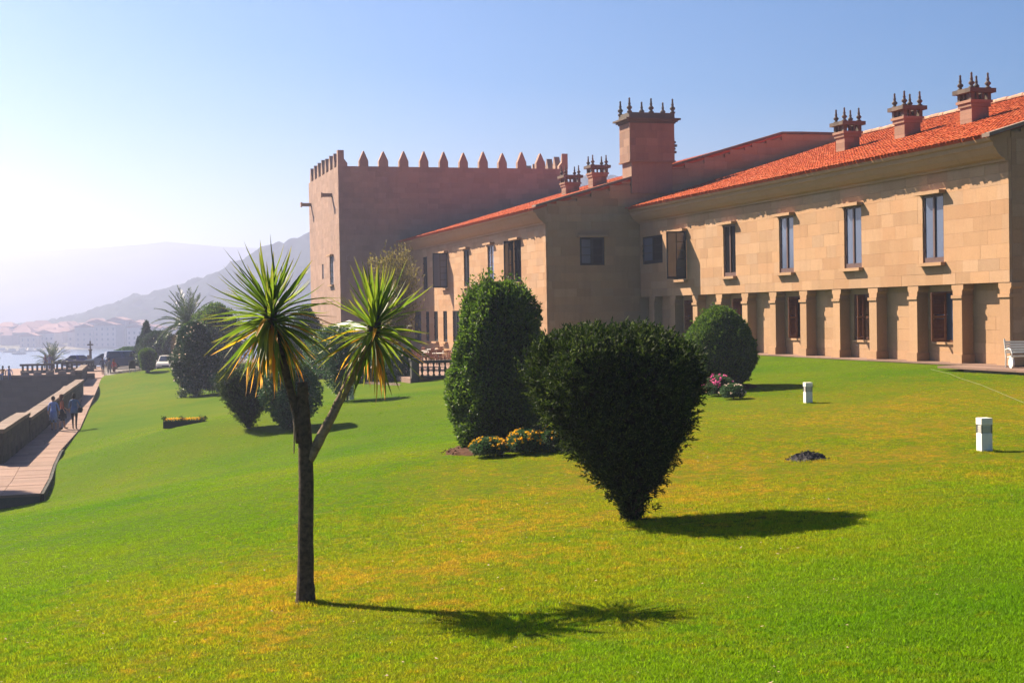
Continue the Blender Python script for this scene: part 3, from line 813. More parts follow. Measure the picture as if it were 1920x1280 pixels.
    tiles(roof, 30.36, 8.083, 44.6, .297, 42.86, YW - .03, seed=1)
    ridge_row(roof, 44.6, rz_main(44.6) + .12, 42.8, YW - .05)
    for y in (62.6, 57.3, 52.2):
        x = 36.55; chimney(root, x, y, rz_main(x) - .4, rz_main(x) + .78)
    return root
main_wing()

XW = 25.54; YT = 112.5
def rz_wing(x): return 8.0 + .285 * (x - 24.5)
def gable_top(x): return min(rz_wing(x) + .06, 12.66)
def rear_wing():
    root = thing_w("hotel_wing", "long sandstone wing running up to the tower with shaded gable and tall open casements", "building", (XW, 95, -1.1))
    mb = MB().prism([(XW + .12, -2.2), (XW + .12, rz_wing(XW) - .13), (40.9, rz_wing(40.9) - .13), (58, 8), (58, -2.2)], YW + .12, YT, 'y')
    mb.prism([(XW + .13, -2.2), (XW + .13, gable_top(XW) - .12), (40.9, 12.54), (60, 12.54), (60, -2.2)], YW + .121, YW + .60, 'y')
    wall = mb.build("wall", SAND, root)
    up = [82.6, 88.5, 94.5, 100.5, 106.7]
    lowy = [(97.6, 1.9), (100.75, 1.15), (103.6, 1.25), (106.3, 1.1), (109.6, 2.4)]
    op = [(y - .72, y + .72, 4.05, 6.60) for y in up] + [(y - w / 2, y + w / 2, .15, 2.4) for y, w in lowy]
    lay_blocks(wall, ashlar(YW, YT, [-1.9, .15, 2.4, 4.05, 6.60, 7.3, 8.0], .46, .8, 1.8, op, 21), 'x', XW, SAND, .12, 150, 5)
    eb = ashlar(XW + .125, 59, [-1.9, 4.85, 6.45, 12.7], .46, .8, 1.8, [(27.6, 29.1, 4.85, 6.45)], 23, top=lambda x: gable_top(x) - .03)
    eb = [r for r in eb if r[0] < 31.2 or r[3] > rz_main(min(r[1], 44.6)) - .35]
    lay_blocks(wall, [(a, min(b, 31.28) if (d < rz_main(30.25)) else b, c, d) for a, b, c, d in eb], 'y', YW, SAND, .12, 130, 6)
    mb = MB()
    def strip(xa, xb):
        za, zb = gable_top(xa), gable_top(xb)
        mb.add([(xa, YW - .10, za), (xb, YW - .10, zb), (xb, YW + .65, zb), (xa, YW + .65, za), (xa, YW - .10, za + .12), (xb, YW - .10, zb + .12), (xb, YW + .65, zb + .12), (xa, YW + .65, za + .12)],
               [(3, 2, 1, 0), (4, 5, 6, 7), (0, 1, 5, 4), (1, 2, 6, 5), (2, 3, 7, 6), (3, 0, 4, 7)])
    x = XW - .6
    while x < 58:
        strip(x, min(x + 1.29, 58)); x += 1.3
    mb.build("gable_coping", COPING, root)
    window_y(root, YW, 28.35, 4.85, 6.45, 1.5, (GLASSB, GLASSD))
    for y in up:
        w = window_x(root, XW, y, 4.05, 6.60, 1.44, (GLASSB, GLASSB) if y == 88.5 else (GLASSD, GLASSD), DFRAME if y != 88.5 else FRAME, hood=y < 103, bars=3)
        if y == 100.5: leaf_open(w, (XW - .02, y - .74), R(178), 1.08, 4.08, 6.58, DFRAME, GLASSB, 4)
        if y == 82.6: leaf_open(w, (XW - .02, y + .74), R(176), .62, 4.08, 6.58, DFRAME, GLASS, 4)
    for y, w_ in lowy: window_x(root, XW, y, .15, 2.40, w_, (GLASS, GLASSD), DFRAME, hood=False, bars=3)
    pr = [(XW + .01, 7.22), (XW - .10, 7.22), (XW - .12, 7.32), (XW - .26, 7.40), (XW - .42, 7.56), (XW - .54, 7.74), (XW - .59, 7.84), (XW - .70, 7.90), (XW - .72, 8.0), (XW + .11, 8.24), (XW + .11, 7.3)]
    MB().prism(pr, YW + .02, YT - .02, 'y').build("cornice", SANDP, root)
    roof = MB().add([(40.9, YW + .6, rz_wing(40.9)), (40.9, YT, rz_wing(40.9)), (58, YT, 8), (58, YW + .6, 8)], [(0, 1, 2, 3)]).build("roof", TILE, root)
    tiles(roof, 24.60, 8.03, 40.9, .285, YW + .02, YT - .03, seed=2)
    for px_, yy, ty in ((1073, 92.0, 345), (1124, 88.0, 327)):
        q = on_y(px_, ty, yy); chimney(root, q[0], yy + .4, rz_wing(q[0]) - .4, q[2], wx=.98, wy=.9, fs=.62)
    # great chimney block standing on the gable
    x0, x1, y0, y1 = 30.68, 33.48, 76.86, 78.5
    ch = MB().box(x0 + .06, x1 - .02, y0 + .06, y1, 10.86, 13.05).box(x0 + .12, x1 - .12, y0 + .10, y1 - .1, 9.0, 10.855).build("chimney", CHIM, root)
    lay_blocks(ch, ashlar(x0 + .065, x1, [10.90, 13.05], .43, .5, 1.0, [], 61), 'y', y0, CHIM, .06, 60, 62)
    lay_blocks(ch, ashlar(y0, y1, [10.90, 13.05], .43, .5, .9, [], 63), 'x', x0, CHIM, .06, 60, 64)
    MB().box(x0 - .05, x1 + .05, y0 - .05, y1 + .05, 10.80, 10.90).build("string_course", CHIM, ch)
    mb = MB()
    for i, (e, za, zb) in enumerate(((.06, 13.05, 13.14), (.16, 13.141, 13.24), (.30, 13.241, 13.34), (.02, 13.341, 13.66))):
        mb.box(x0 - e, x1 + e, y0 - e, y1 + e, za, zb)
    mb.build("cornice", FINIAL, ch)
    for xx in np.linspace(x0 + .05, x1 - .05, 3):
        for yy in (y0 + .1, y1 - .1):
            o = bpy.data.objects.new("finial", FINM[.78]); link(o, ch); o.location = (xx, yy, 13.66)
    mb = MB(); 
    for z_, e in ((11.25, .12), (11.42, .26), (11.62, .20), (11.8, .30), (12.0, .22), (12.18, .14)):
        mb.lathe([(e * .3, -.09), (e, -.04), (e, .05), (e * .4, .1)], (x1 + .02, y0 + .35, z_), 8)
    mb.build("carved_crest", FINIAL, ch)
    return root
rear_wing()

def tower():
    XT = float(on_y(633, 285, YT)[0]); XR = 39.3; YB = 127.6; ZT = 14.1
    root = thing_w("castle_tower", "square crenellated stone castle tower with pointed merlons and dark shaded side", "tower", (XT, YT, -2.4))
    wall = MB().box(XT + .1, XR, YT + .1, YB, -3.4, ZT).build("wall", TOWER, root)
    wl = on_x(622, 515, XT)
    wop = (wl[1] - .85, wl[1] + .85, 4.75, 7.1); sl = (120.4, 121.2, 5.35, 6.6)
    lay_blocks(wall, ashlar(YT, YB, [-3.3, 4.75, 5.35, 6.6, 7.1, ZT], .42, .45, 1.05, [wop, sl], 31), 'x', XT, TOWER, .1, 0, 7)
    lay_blocks(wall, ashlar(XT + .105, XR, [-3.3, .1, 2.3, ZT], .42, .5, 1.15, [(23.6, 25.3, .1, 2.3)], 33), 'y', YT, TOWER, .1, 0, 8)
    mer = MB().prism([(-.38, 0), (.38, 0), (.38, .48), (.03, 1.30), (-.03, 1.30), (-.38, .48)], -.24, .24, 'y').mesh("merlon"); mer.materials.append(TOWER)
    def put(x, y, rz, s=1.0):
        o = bpy.data.objects.new("merlon", mer); link(o, root); o.location = (x, y, ZT - .01); o.rotation_euler = (0, 0, rz); o.scale = (s * random.uniform(.93, 1.06), 1, random.uniform(.93, 1.05))
    for p in (681, 718, 756, 794, 831, 868, 905, 941, 977, 1012): put(on_y(p, 300, YT + .25)[0], YT + .26, 0)
    half = MB().prism([(-.02, 0), (.75, 0), (.75, .25), (.45, .62), (.12, 1.28), (-.02, 1.28)], 0, .5, 'y')
    half.prism([(.02, 0), (.75, 0), (.75, .25), (.45, .62), (.12, 1.28), (.02, 1.28)], 0.001, .48, 'x')
    hm = half.mesh("corner_merlon"); hm.materials.append(TOWER)
    o = bpy.data.objects.new("corner_merlon", hm); link(o, root); o.location = (XT + .02, YT + .0, ZT - .01)
    o = bpy.data.objects.new("corner_merlon", hm); link(o, root); o.location = (XR - .0, YT + .0, ZT - .01); o.scale = (-1, 1, 1)
    for k in range(7): put(XT + .25, YT + 2.1 + k * 1.98, math.pi / 2)
    for k in range(7): put(XR - .25, YT + 2.1 + k * 1.98, math.pi / 2)
    for k in range(11): put(XT + 1.0 + k * 1.7, YB - .25, 0)
    MB().box(XT + .5, XR - .5, YT + .5, YB - .5, ZT - .2, ZT + .02).build("roof_deck", GRANITE, root)
    for p, q in ((622, 366), (583, 384)):
        s = on_x(p, q, XT)
        MB().box(XT - .85, XT + .05, s[1] - .18, s[1] + .18, s[2] - .14, s[2] + .14).box(XT - .92, XT - .8, s[1] - .26, s[1] + .26, s[2] - .2, s[2] + .2).build("water_spout", TOWER, root)
    window_x(root, XT, wl[1], 4.75, 7.1, 1.7, (GLASSB, GLASSB), DFRAME, hood=True, bars=4)
    w = MB().box(XT + .05, XT + .09, 120.4, 121.2, 5.35, 6.6).build("slit_window", DFRAME, root)
    MB().box(XT + .03, XT + .048, 120.5, 121.1, 5.45, 6.5).build("pane", GLASSD, w)
    window_y(root, YT, 24.45, .1, 2.3, 1.7, (GLASS, GLASSB), DFRAME, hood=False, bars=3)
tower()

# pavement along the main wing
def pavement():
    root = MB().box(30.98, 31.79, 41.0, 77.0, -.5, -.035).box(29.3, 36, 30.0, 42.6, -.5, -.036).build("pavement", GRANITE); tag(root, kind="structure")
    ub = MB().box(0, 1, 0, 1, 0, 1).mesh("paving_slab"); ub.materials.append(PAVE); rng = random.Random(2)
    y = 42.62
    while y < 76.5:
        l = rng.uniform(1.0, 1.5); o = bpy.data.objects.new("paving_slab", ub); link(o, root); o.location = (30.94, y, -.03); o.scale = (.84, min(l, 77 - y) - .012, .055 + rng.uniform(0, .008)); y += l
    for i in range(5):
        y = 30.0 + 0; 
        while y < 44.4:
            l = rng.uniform(1.0, 1.6)
            if i > 0 and y + l > 42.6: break
            if i == 0 and y + l > 44.8: break
            o = bpy.data.objects.new("paving_slab", ub); link(o, root); o.location = (29.2 + i * 1.3 if i else 29.2, y, -.031); o.scale = (1.288, l - .012, .062 + rng.uniform(0, .01)); y += l
pavement()
def terrace():
    root = MB().prism([(16.3, 71.85), (25.5, 71.85), (25.5, 112.4), (20.2, 112.4), (16.3, 100)], -2.6, -1.1, 'z').build("terrace", PAVE); tag(root, kind="structure")
terrace()

# ================================================================== PLANTS
def norm(a):
    return a / np.maximum(np.linalg.norm(a, axis=-1, keepdims=True), 1e-9)
def leaf_arrays(P, D, L, W, rng, fold=.25, mid=.45):
    S = norm(np.cross(D, rng.normal(0, 1, D.shape))); Nn = np.cross(S, D)
    a = P; b = P + D * (L * mid)[:, None] + S * (W / 2)[:, None] + Nn * (W * fold)[:, None]
    c = P + D * L[:, None]; d = P + D * (L * mid)[:, None] - S * (W / 2)[:, None] + Nn * (W * fold)[:, None]
    V = np.stack([a, b, c, d], 1).reshape(-1, 3); n = len(P)
    F = (np.arange(n)[:, None, None] * 4 + np.array([[0, 1, 2], [0, 2, 3]])[None]).reshape(-1, 3)
    return V, F
def join_arrays(parts):
    V, F, n = [], [], 0
    for v, f in parts: V.append(v); F.append(f + n); n += len(v)
    return np.concatenate(V), np.concatenate(F)
class Shape:
    """body of revolution with lumps; prof = (height, radius)"""
    def __init__(s, prof, seed, lump=.1, shift=(0, 0), squash=1.0):
        s.p = np.array(prof, float); r = np.random.default_rng(seed); s.sh = shift; s.sq = squash; s.seed = seed; s.cl = .22
        s.w = [(r.integers(2, 7), r.uniform(1.5, 6.0), r.uniform(0, 6.28), r.uniform(0, 6.28), lump / (1 + .6 * k)) for k in range(5)]
    def rad(s, th, h):
        q = np.interp(h, s.p[:, 0], s.p[:, 1]); m_ = 1.0
        for a, b, p, q2, l in s.w: m_ = m_ + l * np.sin(a * th + p + 1.3 * np.sin(b * h + q2))
        m_ = m_ + s.cl * (fbm(np.asarray(th) * 4.3, np.asarray(h) * 4.5 + 0 * np.asarray(th), 2, s.seed) - .42)
        return q * m_
    def pos(s, th, h, f=1.0):
        r = s.rad(th, h) * f; H = s.p[-1, 0]; k = (h / H)
        return np.c_[r * np.cos(th) + s.sh[0] * k, r * np.sin(th) * s.sq + s.sh[1] * k, h]
    def sample(s, n, rng, inner=.3):
        hh = np.linspace(s.p[0, 0], s.p[-1, 0], 400); rr = np.interp(hh, s.p[:, 0], s.p[:, 1])
        ds = np.hypot(np.gradient(hh), np.gradient(rr)); c = np.cumsum(rr * ds); c /= c[-1]
        h = np.interp(rng.uniform(0, 1, n), c, hh); th = rng.uniform(0, 6.2832, n)
        f = 1 - inner * rng.uniform(0, 1, n) ** 1.6
        P = s.pos(th, h, f); dr = (np.interp(h + .05, s.p[:, 0], s.p[:, 1]) - np.interp(h - .05, s.p[:, 0], s.p[:, 1])) / .1
        Nn = norm(np.c_[np.cos(th), np.sin(th), -np.clip(dr, -4, 4)])
        return P, Nn, h, th
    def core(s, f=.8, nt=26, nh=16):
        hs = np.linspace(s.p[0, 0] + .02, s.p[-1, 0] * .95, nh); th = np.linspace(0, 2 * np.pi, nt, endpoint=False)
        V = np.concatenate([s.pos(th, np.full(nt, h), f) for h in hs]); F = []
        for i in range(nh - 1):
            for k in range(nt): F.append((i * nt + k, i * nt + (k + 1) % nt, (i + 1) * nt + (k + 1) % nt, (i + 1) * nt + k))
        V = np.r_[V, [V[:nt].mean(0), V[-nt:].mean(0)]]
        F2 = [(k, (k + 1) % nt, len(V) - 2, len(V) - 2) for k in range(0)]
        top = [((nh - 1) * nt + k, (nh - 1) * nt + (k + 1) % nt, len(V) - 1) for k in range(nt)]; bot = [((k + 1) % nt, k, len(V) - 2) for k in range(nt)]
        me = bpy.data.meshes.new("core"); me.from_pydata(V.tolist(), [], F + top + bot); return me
def foliage(shape, n, L, W, seed, out=.6, up=.35, rnd=.6, inner=.3, spray=0, slen=.18):
    """leaf arrays; spray > 0 groups the leaves along short shoots"""
    rng = np.random.default_rng(seed)
    if spray:
        P, Nn, h, th = shape.sample(n // spray, rng, inner); D = norm(Nn * out + np.array([0, 0, 1]) * up + rng.normal(0, rnd * .6, P.shape))
        sl = rng.uniform(.5, 1.3, len(P)) * slen; t = rng.uniform(0, 1, (len(P), spray))
        PP = (P[:, None] + D[:, None] * (t * sl[:, None])[..., None]).reshape(-1, 3)
        DD = norm((D[:, None] * .8 + rng.normal(0, .55, (len(P), spray, 3))).reshape(-1, 3)); P, D = PP, DD
    else:
        P, Nn, h, th = shape.sample(n, rng, inner); D = norm(Nn * out + np.array([0, 0, 1]) * up + rng.normal(0, rnd, P.shape))
    m_ = len(P); return leaf_arrays(P, D, rng.uniform(.7, 1.3, m_) * L, rng.uniform(.7, 1.3, m_) * W, rng)
def shrub(name, label, cat, loc, prof, mat, n, L, W, seed, lump=.1, shift=(0, 0), core=.78, stems=None, spray=0, slen=.18, out=.6, up=.35, rnd=.6, inner=.3, group=None, extra=None, flowers=None, squash=1.0):
    root = thing(name, label, cat, loc, 0, group); sh = Shape(prof, seed, lump, shift, squash)
    parts = [foliage(sh, n, L, W, seed + 1, out, up, rnd, inner, spray, slen)]
    if extra: parts += extra(sh)
    V, F = join_arrays(parts); obj("foliage", np_mesh(V, F), mat, root)
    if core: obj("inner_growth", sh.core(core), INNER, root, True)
    mb = MB()
    for st in (stems or [((0, 0, -.15), (0, 0, prof[-1][0] * .6), .05)]):
        a, b, r = st; a = np.array(a, float); b = np.array(b, float); mid = (a + b) / 2 + np.array([.02, .015, 0])
        mb.tube([a, mid, b], [r, r * .8, r * .5], 8)
    mb.build("trunk", BARK, root, True)
    if flowers:
        fm, nf, fl, hmin = flowers; rng = np.random.default_rng(seed + 5); P, Nn, h, th = sh.sample(nf * 3, rng, .02)
        k = h > hmin; P, Nn = P[k][:nf], Nn[k][:nf]; pts = []
        for _ in range(6): pts.append(leaf_arrays(P + Nn * .02, norm(Nn * .7 + rng.normal(0, .7, P.shape)), np.full(len(P), fl), np.full(len(P), fl * .7), rng, .2, .6))
        V, F = join_arrays(pts); o = obj("blossoms", np_mesh(V, F), fm, root); o["kind"] = "stuff"
    return root

# --- forked cordyline in front
def cordyline():
    d0 = 14.65; base = on_ground(573, 1131)
    d0 = float((base - C0) @ FW)
    root = thing_w("cordyline_tree", "forked cordyline with two spiky heads of sword leaves on a slender trunk", "tree", base)
    q = lambda x, y, dd=0: at(x, y, d0 + dd)
    mb = MB(); rng = random.Random(4)
    def jit(pts, radii, seg):
        # refine and roughen
        P, Rr = [], []
        for i in range(len(pts) - 1):
            for k in range(5):
                t = k / 5; P.append(pts[i] * (1 - t) + pts[i + 1] * t + np.array([rng.gauss(0, .0012) for _ in range(3)])); Rr.append((radii[i] * (1 - t) + radii[i + 1] * t) * rng.uniform(.985, 1.015))
        P.append(pts[-1]); Rr.append(radii[-1]); mb.tube(P, Rr, seg)
    jit([q(573, 1150), q(573, 1125), q(573, 1090), q(573, 1000), q(574, 900), q(572, 820), q(568, 760), q(567, 716)], [.125, .106, .088, .080, .078, .074, .062, .052], 14)
    trunk = mb.build("trunk", BARK, root, True)
    mb = MB(); jit([q(563, 830), q(556, 775), q(541, 715), q(524, 655), q(507, 598)], [.05, .048, .046, .044, .05], 10); mb.build("branch", BARK, trunk, True)
    mb = MB(); jit([q(578, 862), q(592, 838), q(622, 780), q(652, 720), q(679, 668), q(701, 622)], [.06, .056, .050, .046, .046, .052], 10); mb.build("branch", BARKP, trunk, True)
    mb = MB(); mb.tube([q(551, 850, -.1), q(552, 800, -.1), q(549, 770, -.05)], [.007, .008, .012], 6); mb.build("twig", BARKP, trunk)
    # leaf variants: along +x, folded, bent down
    var = []
    rg = np.random.default_rng(8)
    for b in (.02, .05, .12, .25, .42, .62):
        for k in range(3):
            L = 1.0; n = 9; t = np.linspace(0, 1, n); bb = b * rg.uniform(.8, 1.25); tw = rg.uniform(-.35, .35)
            x = t * L * (1 - .25 * bb * t); z = -bb * t ** 2.2 + .03 * np.sin(t * 5 + k); yb = tw * .05 * np.sin(t * 3.1)
            w = .028 * np.clip(np.minimum(.55 + t * 2.6, 1.0), 0, 1) * np.clip((1 - t) * 2.3, 0.02, 1) ** .75
            V = []; 
            for i in range(n):
                V += [(x[i], yb[i] - w[i], z[i] + w[i] * .55), (x[i], yb[i], z[i]), (x[i], yb[i] + w[i], z[i] + w[i] * .55)]
            F = []
            for i in range(n - 1):
                for c in (0, 1): F.append((i * 3 + c, i * 3 + c + 1, i * 3 + c + 4, i * 3 + c + 3))
            var.append((b, V, F))
    meshes = {}
    for mname, mat in (("g", SWORD), ("y", SWORDY)):
        for i, (b, V, F) in enumerate(var):
            me = bpy.data.meshes.new("leaf"); me.from_pydata(V, [], F); me.materials.append(mat)
            me.polygons.foreach_set("use_smooth", np.ones(len(me.polygons), dtype=bool)); meshes[mname, i] = me
    rl = random.Random(21)
    def head(center, axis, n, scale, spread, drop, hname):
        c = Vector(tuple(center)); axis = Vector(tuple(axis)).normalized()
        a1 = axis.orthogonal().normalized(); a2 = axis.cross(a1)
        crown = MB().lathe([(.045, -.16), (.07, -.08), (.075, 0), (.055, .09), (.02, .16)], (0, 0, 0), 10)
        mw = axis.to_track_quat('Z', 'Y').to_matrix()
        crown.v = [tuple(c + mw @ Vector(v)) for v in crown.v]
        cr = crown.build("crown", BARK, root, True)
        for i in range(n):
            u = (i + .5) / n
            phi = R(6) + (spread * u ** (.80 if hname == 1 else 1.05)) ; th = i * 2.39996 + rl.uniform(-.25, .25); phi += rl.uniform(-.28, .28)
            d = (axis * math.cos(phi) + (a1 * math.cos(th) + a2 * math.sin(th)) * math.sin(phi)).normalized()
            age = phi / spread
            if age < .40: vi = rl.choice((0, 1, 2, 3, 4, 5, 6, 7))
            elif age < .75: vi = rl.choice((3, 4, 6, 7, 8, 9, 10, 11, 13))
            else: vi = rl.choice((6, 7, 8, 9, 10, 11))
            yel = age > .80 and rl.random() < (.55 if hname == 1 else .4) or (age > .5 and rl.random() < .10)
            L = scale * rl.uniform(.66, 1.16) * (1.0 if age < .8 else .92)
            z = Vector((0, 0, 1)); zz = z - d * z.dot(d)
            if zz.length < .15: zz = a1 - d * a1.dot(d)
            zz.normalize()
            if rl.random() < .6: zz = (zz + d.cross(zz) * rl.uniform(-.7, .7)).normalized()
            yy = zz.cross(d).normalized()
            M = Matrix(((d.x, yy.x, zz.x), (d.y, yy.y, zz.y), (d.z, yy.z, zz.z)))
            o = bpy.data.objects.new("leaf", meshes["y" if yel else "g", vi]); link(o, cr)
            s0 = c + d * .04 - axis * (.14 * age)
            M4 = M.to_4x4(); 
            M4 = Matrix.Translation(s0) @ M4 @ Matrix.Diagonal((L, L * rl.uniform(.85, 1.15), L, 1))
            o.matrix_local = M4
    up = np.array([0, 0, 1.0])
    head(q(506, 590), up - .10 * CR, 225, .74, R(150), 0, 1)
    head(q(702, 612), up + .16 * CR, 150, .68, R(150), 0, 2)
cordyline()

# --- great inverted-cone yew
def px_scale(b): return FPX / float((b - C0) @ FW)
def yew():
    b = on_ground(1187, 977); cr2 = Vector((CR[0], CR[1], 0))
    prof = [(0.0, .10), (.13, .11), (.34, .22), (.54, .36), (.87, .58), (1.09, .74), (1.39, .92), (1.68, 1.06), (1.98, 1.12), (2.16, 1.08), (2.30, .96), (2.40, .74), (2.48, .4)]
    def extra(sh):
        rng = np.random.default_rng(77); out = []
        P, Nn, h, th = sh.sample(900, rng, .1); k = h > 2.05; P = P[k]
        D = norm(np.array([0, 0, 1.0]) + rng.normal(0, .22, P.shape)); sl = rng.uniform(.12, .30, len(P)); t = rng.uniform(0, 1, (len(P), 16))
        PP = (P[:, None] + D[:, None] * (t * sl[:, None])[..., None]).reshape(-1, 3); DD = norm((D[:, None] * .9 + rng.normal(0, .4, (len(P), 16, 3))).reshape(-1, 3))
        out.append(leaf_arrays(PP, DD, rng.uniform(.045, .08, len(PP)), rng.uniform(.016, .024, len(PP)), rng))
        # loose lower shoots on one flank
        n = 260; th = math.atan2(CR[1], CR[0]) + rng.normal(0, .55, n); h = rng.uniform(.35, 1.3, n); P = sh.pos(th, h, 1.0)
        D = norm(np.c_[np.cos(th), np.sin(th), np.full(n, .9)] + rng.normal(0, .25, (n, 3))); sl = rng.uniform(.12, .28, n); t = rng.uniform(0, 1, (n, 18))
        PP = (P[:, None] + D[:, None] * (t * sl[:, None])[..., None]).reshape(-1, 3); DD = norm((D[:, None] * .8 + rng.normal(0, .5, (n, 18, 3))).reshape(-1, 3))
        out.append(leaf_arrays(PP, DD, rng.uniform(.03, .05, len(PP)), rng.uniform(.012, .018, len(PP)), rng))
        return out
    st = [((0, 0, -.15), (.02, 0, .6), .085)] + [((.03 * math.cos(a), .03 * math.sin(a), .05), (.42 * math.cos(a), .42 * math.sin(a), 1.0), .035) for a in np.linspace(0, 6.28, 9)[:-1]]
    shrub("yew_bush", "large dark yew clipped as an inverted cone standing on bare lawn with long shadow", "bush", b, prof, YEW, 100000, .064, .020, 41, .065, (-.27 * CR[0], -.27 * CR[1]), .72, st, 24, .26, .45, .75, .6, .2, extra=extra)
yew()

def ovoid():
    b = on_ground(932, 836)
    prof = [(0, .78), (.25, .96), (.54, 1.08), (1.1, 1.16), (1.63, 1.15), (2.1, 1.06), (2.5, .93), (2.9, .84), (3.25, .74), (3.5, .58), (3.66, .28)]
    def extra(sh):
        rng = np.random.default_rng(9); P, Nn, h, th = sh.sample(900, rng, .15); k = h > 2.6; P = P[k]; h = h[k]
        D = norm(np.array([0, 0, 1.0]) + Nn[k] * .25 + rng.normal(0, .2, P.shape)); sl = rng.uniform(.15, .42, len(P)); t = rng.uniform(0, 1, (len(P), 12))
        PP = (P[:, None] + D[:, None] * (t * sl[:, None])[..., None]).reshape(-1, 3); DD = norm((D[:, None] * .6 + rng.normal(0, .55, (len(P), 12, 3))).reshape(-1, 3))
        return [leaf_arrays(PP, DD, rng.uniform(.06, .10, len(PP)), rng.uniform(.028, .045, len(PP)), rng)]
    shrub("laurel_bush", "tall dark green egg shaped laurel with leafy top shoots rising from a soil bed", "bush", b, prof, LAUREL, 52000, .085, .042, 51, .085, (.1 * CR[0], .1 * CR[1]), .86, None, 0, .2, .6, .25, .7, .22, extra=extra)
    return b
ovb = ovoid()
def stray(n, smin, smax, L, W, seed, hmin=0.0):
    def f(sh):
        rng = np.random.default_rng(seed); P, Nn, h, th = sh.sample(n, rng, .05); k = h > hmin; P, Nn = P[k], Nn[k]
        D = norm(Nn * .8 + np.array([0, 0, .6]) + rng.normal(0, .3, P.shape)); sl = rng.uniform(smin, smax, len(P)); t = rng.uniform(.2, 1, (len(P), 9))
        PP = (P[:, None] + D[:, None] * (t * sl[:, None])[..., None]).reshape(-1, 3); DD = norm((D[:, None] * .7 + rng.normal(0, .55, (len(P), 9, 3))).reshape(-1, 3))
        return [leaf_arrays(PP, DD, rng.uniform(.7, 1.2, len(PP)) * L, rng.uniform(.7, 1.2, len(PP)) * W, rng)]
    return f
def ball():
    b = on_ground(1350, 728)
    prof = [(.12, .62), (.35, .95), (.7, 1.17), (1.05, 1.27), (1.36, 1.29), (1.75, 1.2), (2.1, 1.02), (2.45, .74), (2.72, .42), (2.86, .12)]
    shrub("clipped_bush", "rounded dark clipped bush tapering to a point in front of the pillars", "bush", b, prof, BOX, 36000, .075, .034, 61, .035, (0, 0), .87, [((0, 0, -.15), (0, 0, 1.2), .09)], 0, .2, .6, .3, .7, .16, extra=stray(260, .06, .2, .08, .036, 8))
    return b
blb = ball()

# --- smaller plants on the sloping lawn to the left
b = on_ground(466, 803); s = px_scale(b)
shrub("yew_bush", "small dark inverted cone yew on the left lawn beside a loose shrub", "bush", b, [(0, .08), (.15, .16), (.5, .42), (1.0, .72), (1.5, .95), (1.75, 1.02), (1.95, .9), (2.05, .4)], YEW, 30000, .06, .022, 71, .06, (-.12 * CR[0], -.12 * CR[1]), .8, [((0, 0, -.15), (0, 0, .9), .06)], 12, .18, .55, .5, .5, .2)
b = on_ground(548, 803)
shrub("leafy_shrub", "loose mid green shrub hanging low behind the cordyline trunk", "bush", b, [(0, .22), (.3, .55), (.8, .85), (1.4, 1.0), (1.9, .92), (2.25, .6), (2.4, .2)], ROSELEAF, 17000, .10, .05, 73, .14, (0, 0), .68, None, 0, .2, .5, .2, .8, .45)
b = on_ground(645, 752)
shrub("leafy_shrub", "tall thin rose shrub beside the white lawn bollard", "bush", b, [(0, .15), (.4, .35), (1.0, .75), (1.8, 1.15), (2.4, 1.2), (2.9, .8), (3.1, .3)], ROSELEAF, 9000, .11, .05, 75, .18, (-.3 * CR[0], -.3 * CR[1]), .35, [((0, 0, -.15), (0, .1, 1.9), .05), ((.1, 0, -.1), (.5, 0, 1.7), .03), ((-.1, 0, -.1), (-.5, .1, 1.8), .03)], 0, .2, .5, .3, .8, .7, flowers=(PALEF, 24, .07, 1.0))
b = on_ground(432, 738)
shrub("rose_bush", "rose bush with pale blooms at the foot of the glossy tree", "bush", b, [(0, .45), (.3, .8), (.8, 1.0), (1.2, .8), (1.45, .3)], ROSELEAF, 9000, .10, .055, 77, .15, (0, 0), .6, None, 0, .2, .5, .3, .8, .5, flowers=(PALEF, 26, .11, .2))
def leafy_tree():
    b = on_ground(368, 742)
    prof = [(.5, .7), (.9, 1.15), (1.5, 1.35), (2.3, 1.42), (3.0, 1.3), (3.6, 1.0), (4.1, .6), (4.4, .2)]
    root = thing("glossy_tree", "dark glossy leaved tree flecked with white flowers in front of the date palm", "tree", b)
    sh = Shape(prof, 81, .13); sh.cl = .4; rng = np.random.default_rng(3)
    V, F = foliage(sh, 26000, .13, .06, 82, .55, .2, .75, .45); 
    sk = []
    for k in range(16):      # hanging lower sprays
        a = rng.uniform(0, 6.28); c = np.array([math.cos(a) * rng.uniform(.5, 1.3), math.sin(a) * rng.uniform(.5, 1.3), rng.uniform(.15, .7)]); n = 160
        P = c + rng.normal(0, .16, (n, 3)); sk.append(leaf_arrays(P, norm(rng.normal(0, 1, (n, 3)) + [0, 0, -.3]), np.full(n, .12), np.full(n, .055), rng))
    V, F = join_arrays([(V, F)] + sk)
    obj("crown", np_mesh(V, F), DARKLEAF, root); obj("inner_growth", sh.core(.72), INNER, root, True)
    mb = MB().tube([(0, 0, -.2), (.05, 0, .9), (0, .05, 2.4)], [.13, .11, .06], 8)
    for a in (0, 1.5, 3, 4.4): mb.tube([(0, 0, .5), (.5 * math.cos(a), .5 * math.sin(a), 1.3), (.9 * math.cos(a), .9 * math.sin(a), 2.1)], [.06, .045, .02], 6)
    mb.build("trunk", BARK, root, True)
    P, Nn, h, th = sh.sample(90, rng, .03); pts = [leaf_arrays(P + Nn * .03, norm(Nn + rng.normal(0, .6, P.shape)), np.full(len(P), .09), np.full(len(P), .06), rng, .2, .6) for _ in range(5)]
    V, F = join_arrays(pts); o = obj("blossoms", np_mesh(V, F), PALEF, root); o["kind"] = "stuff"
leafy_tree()
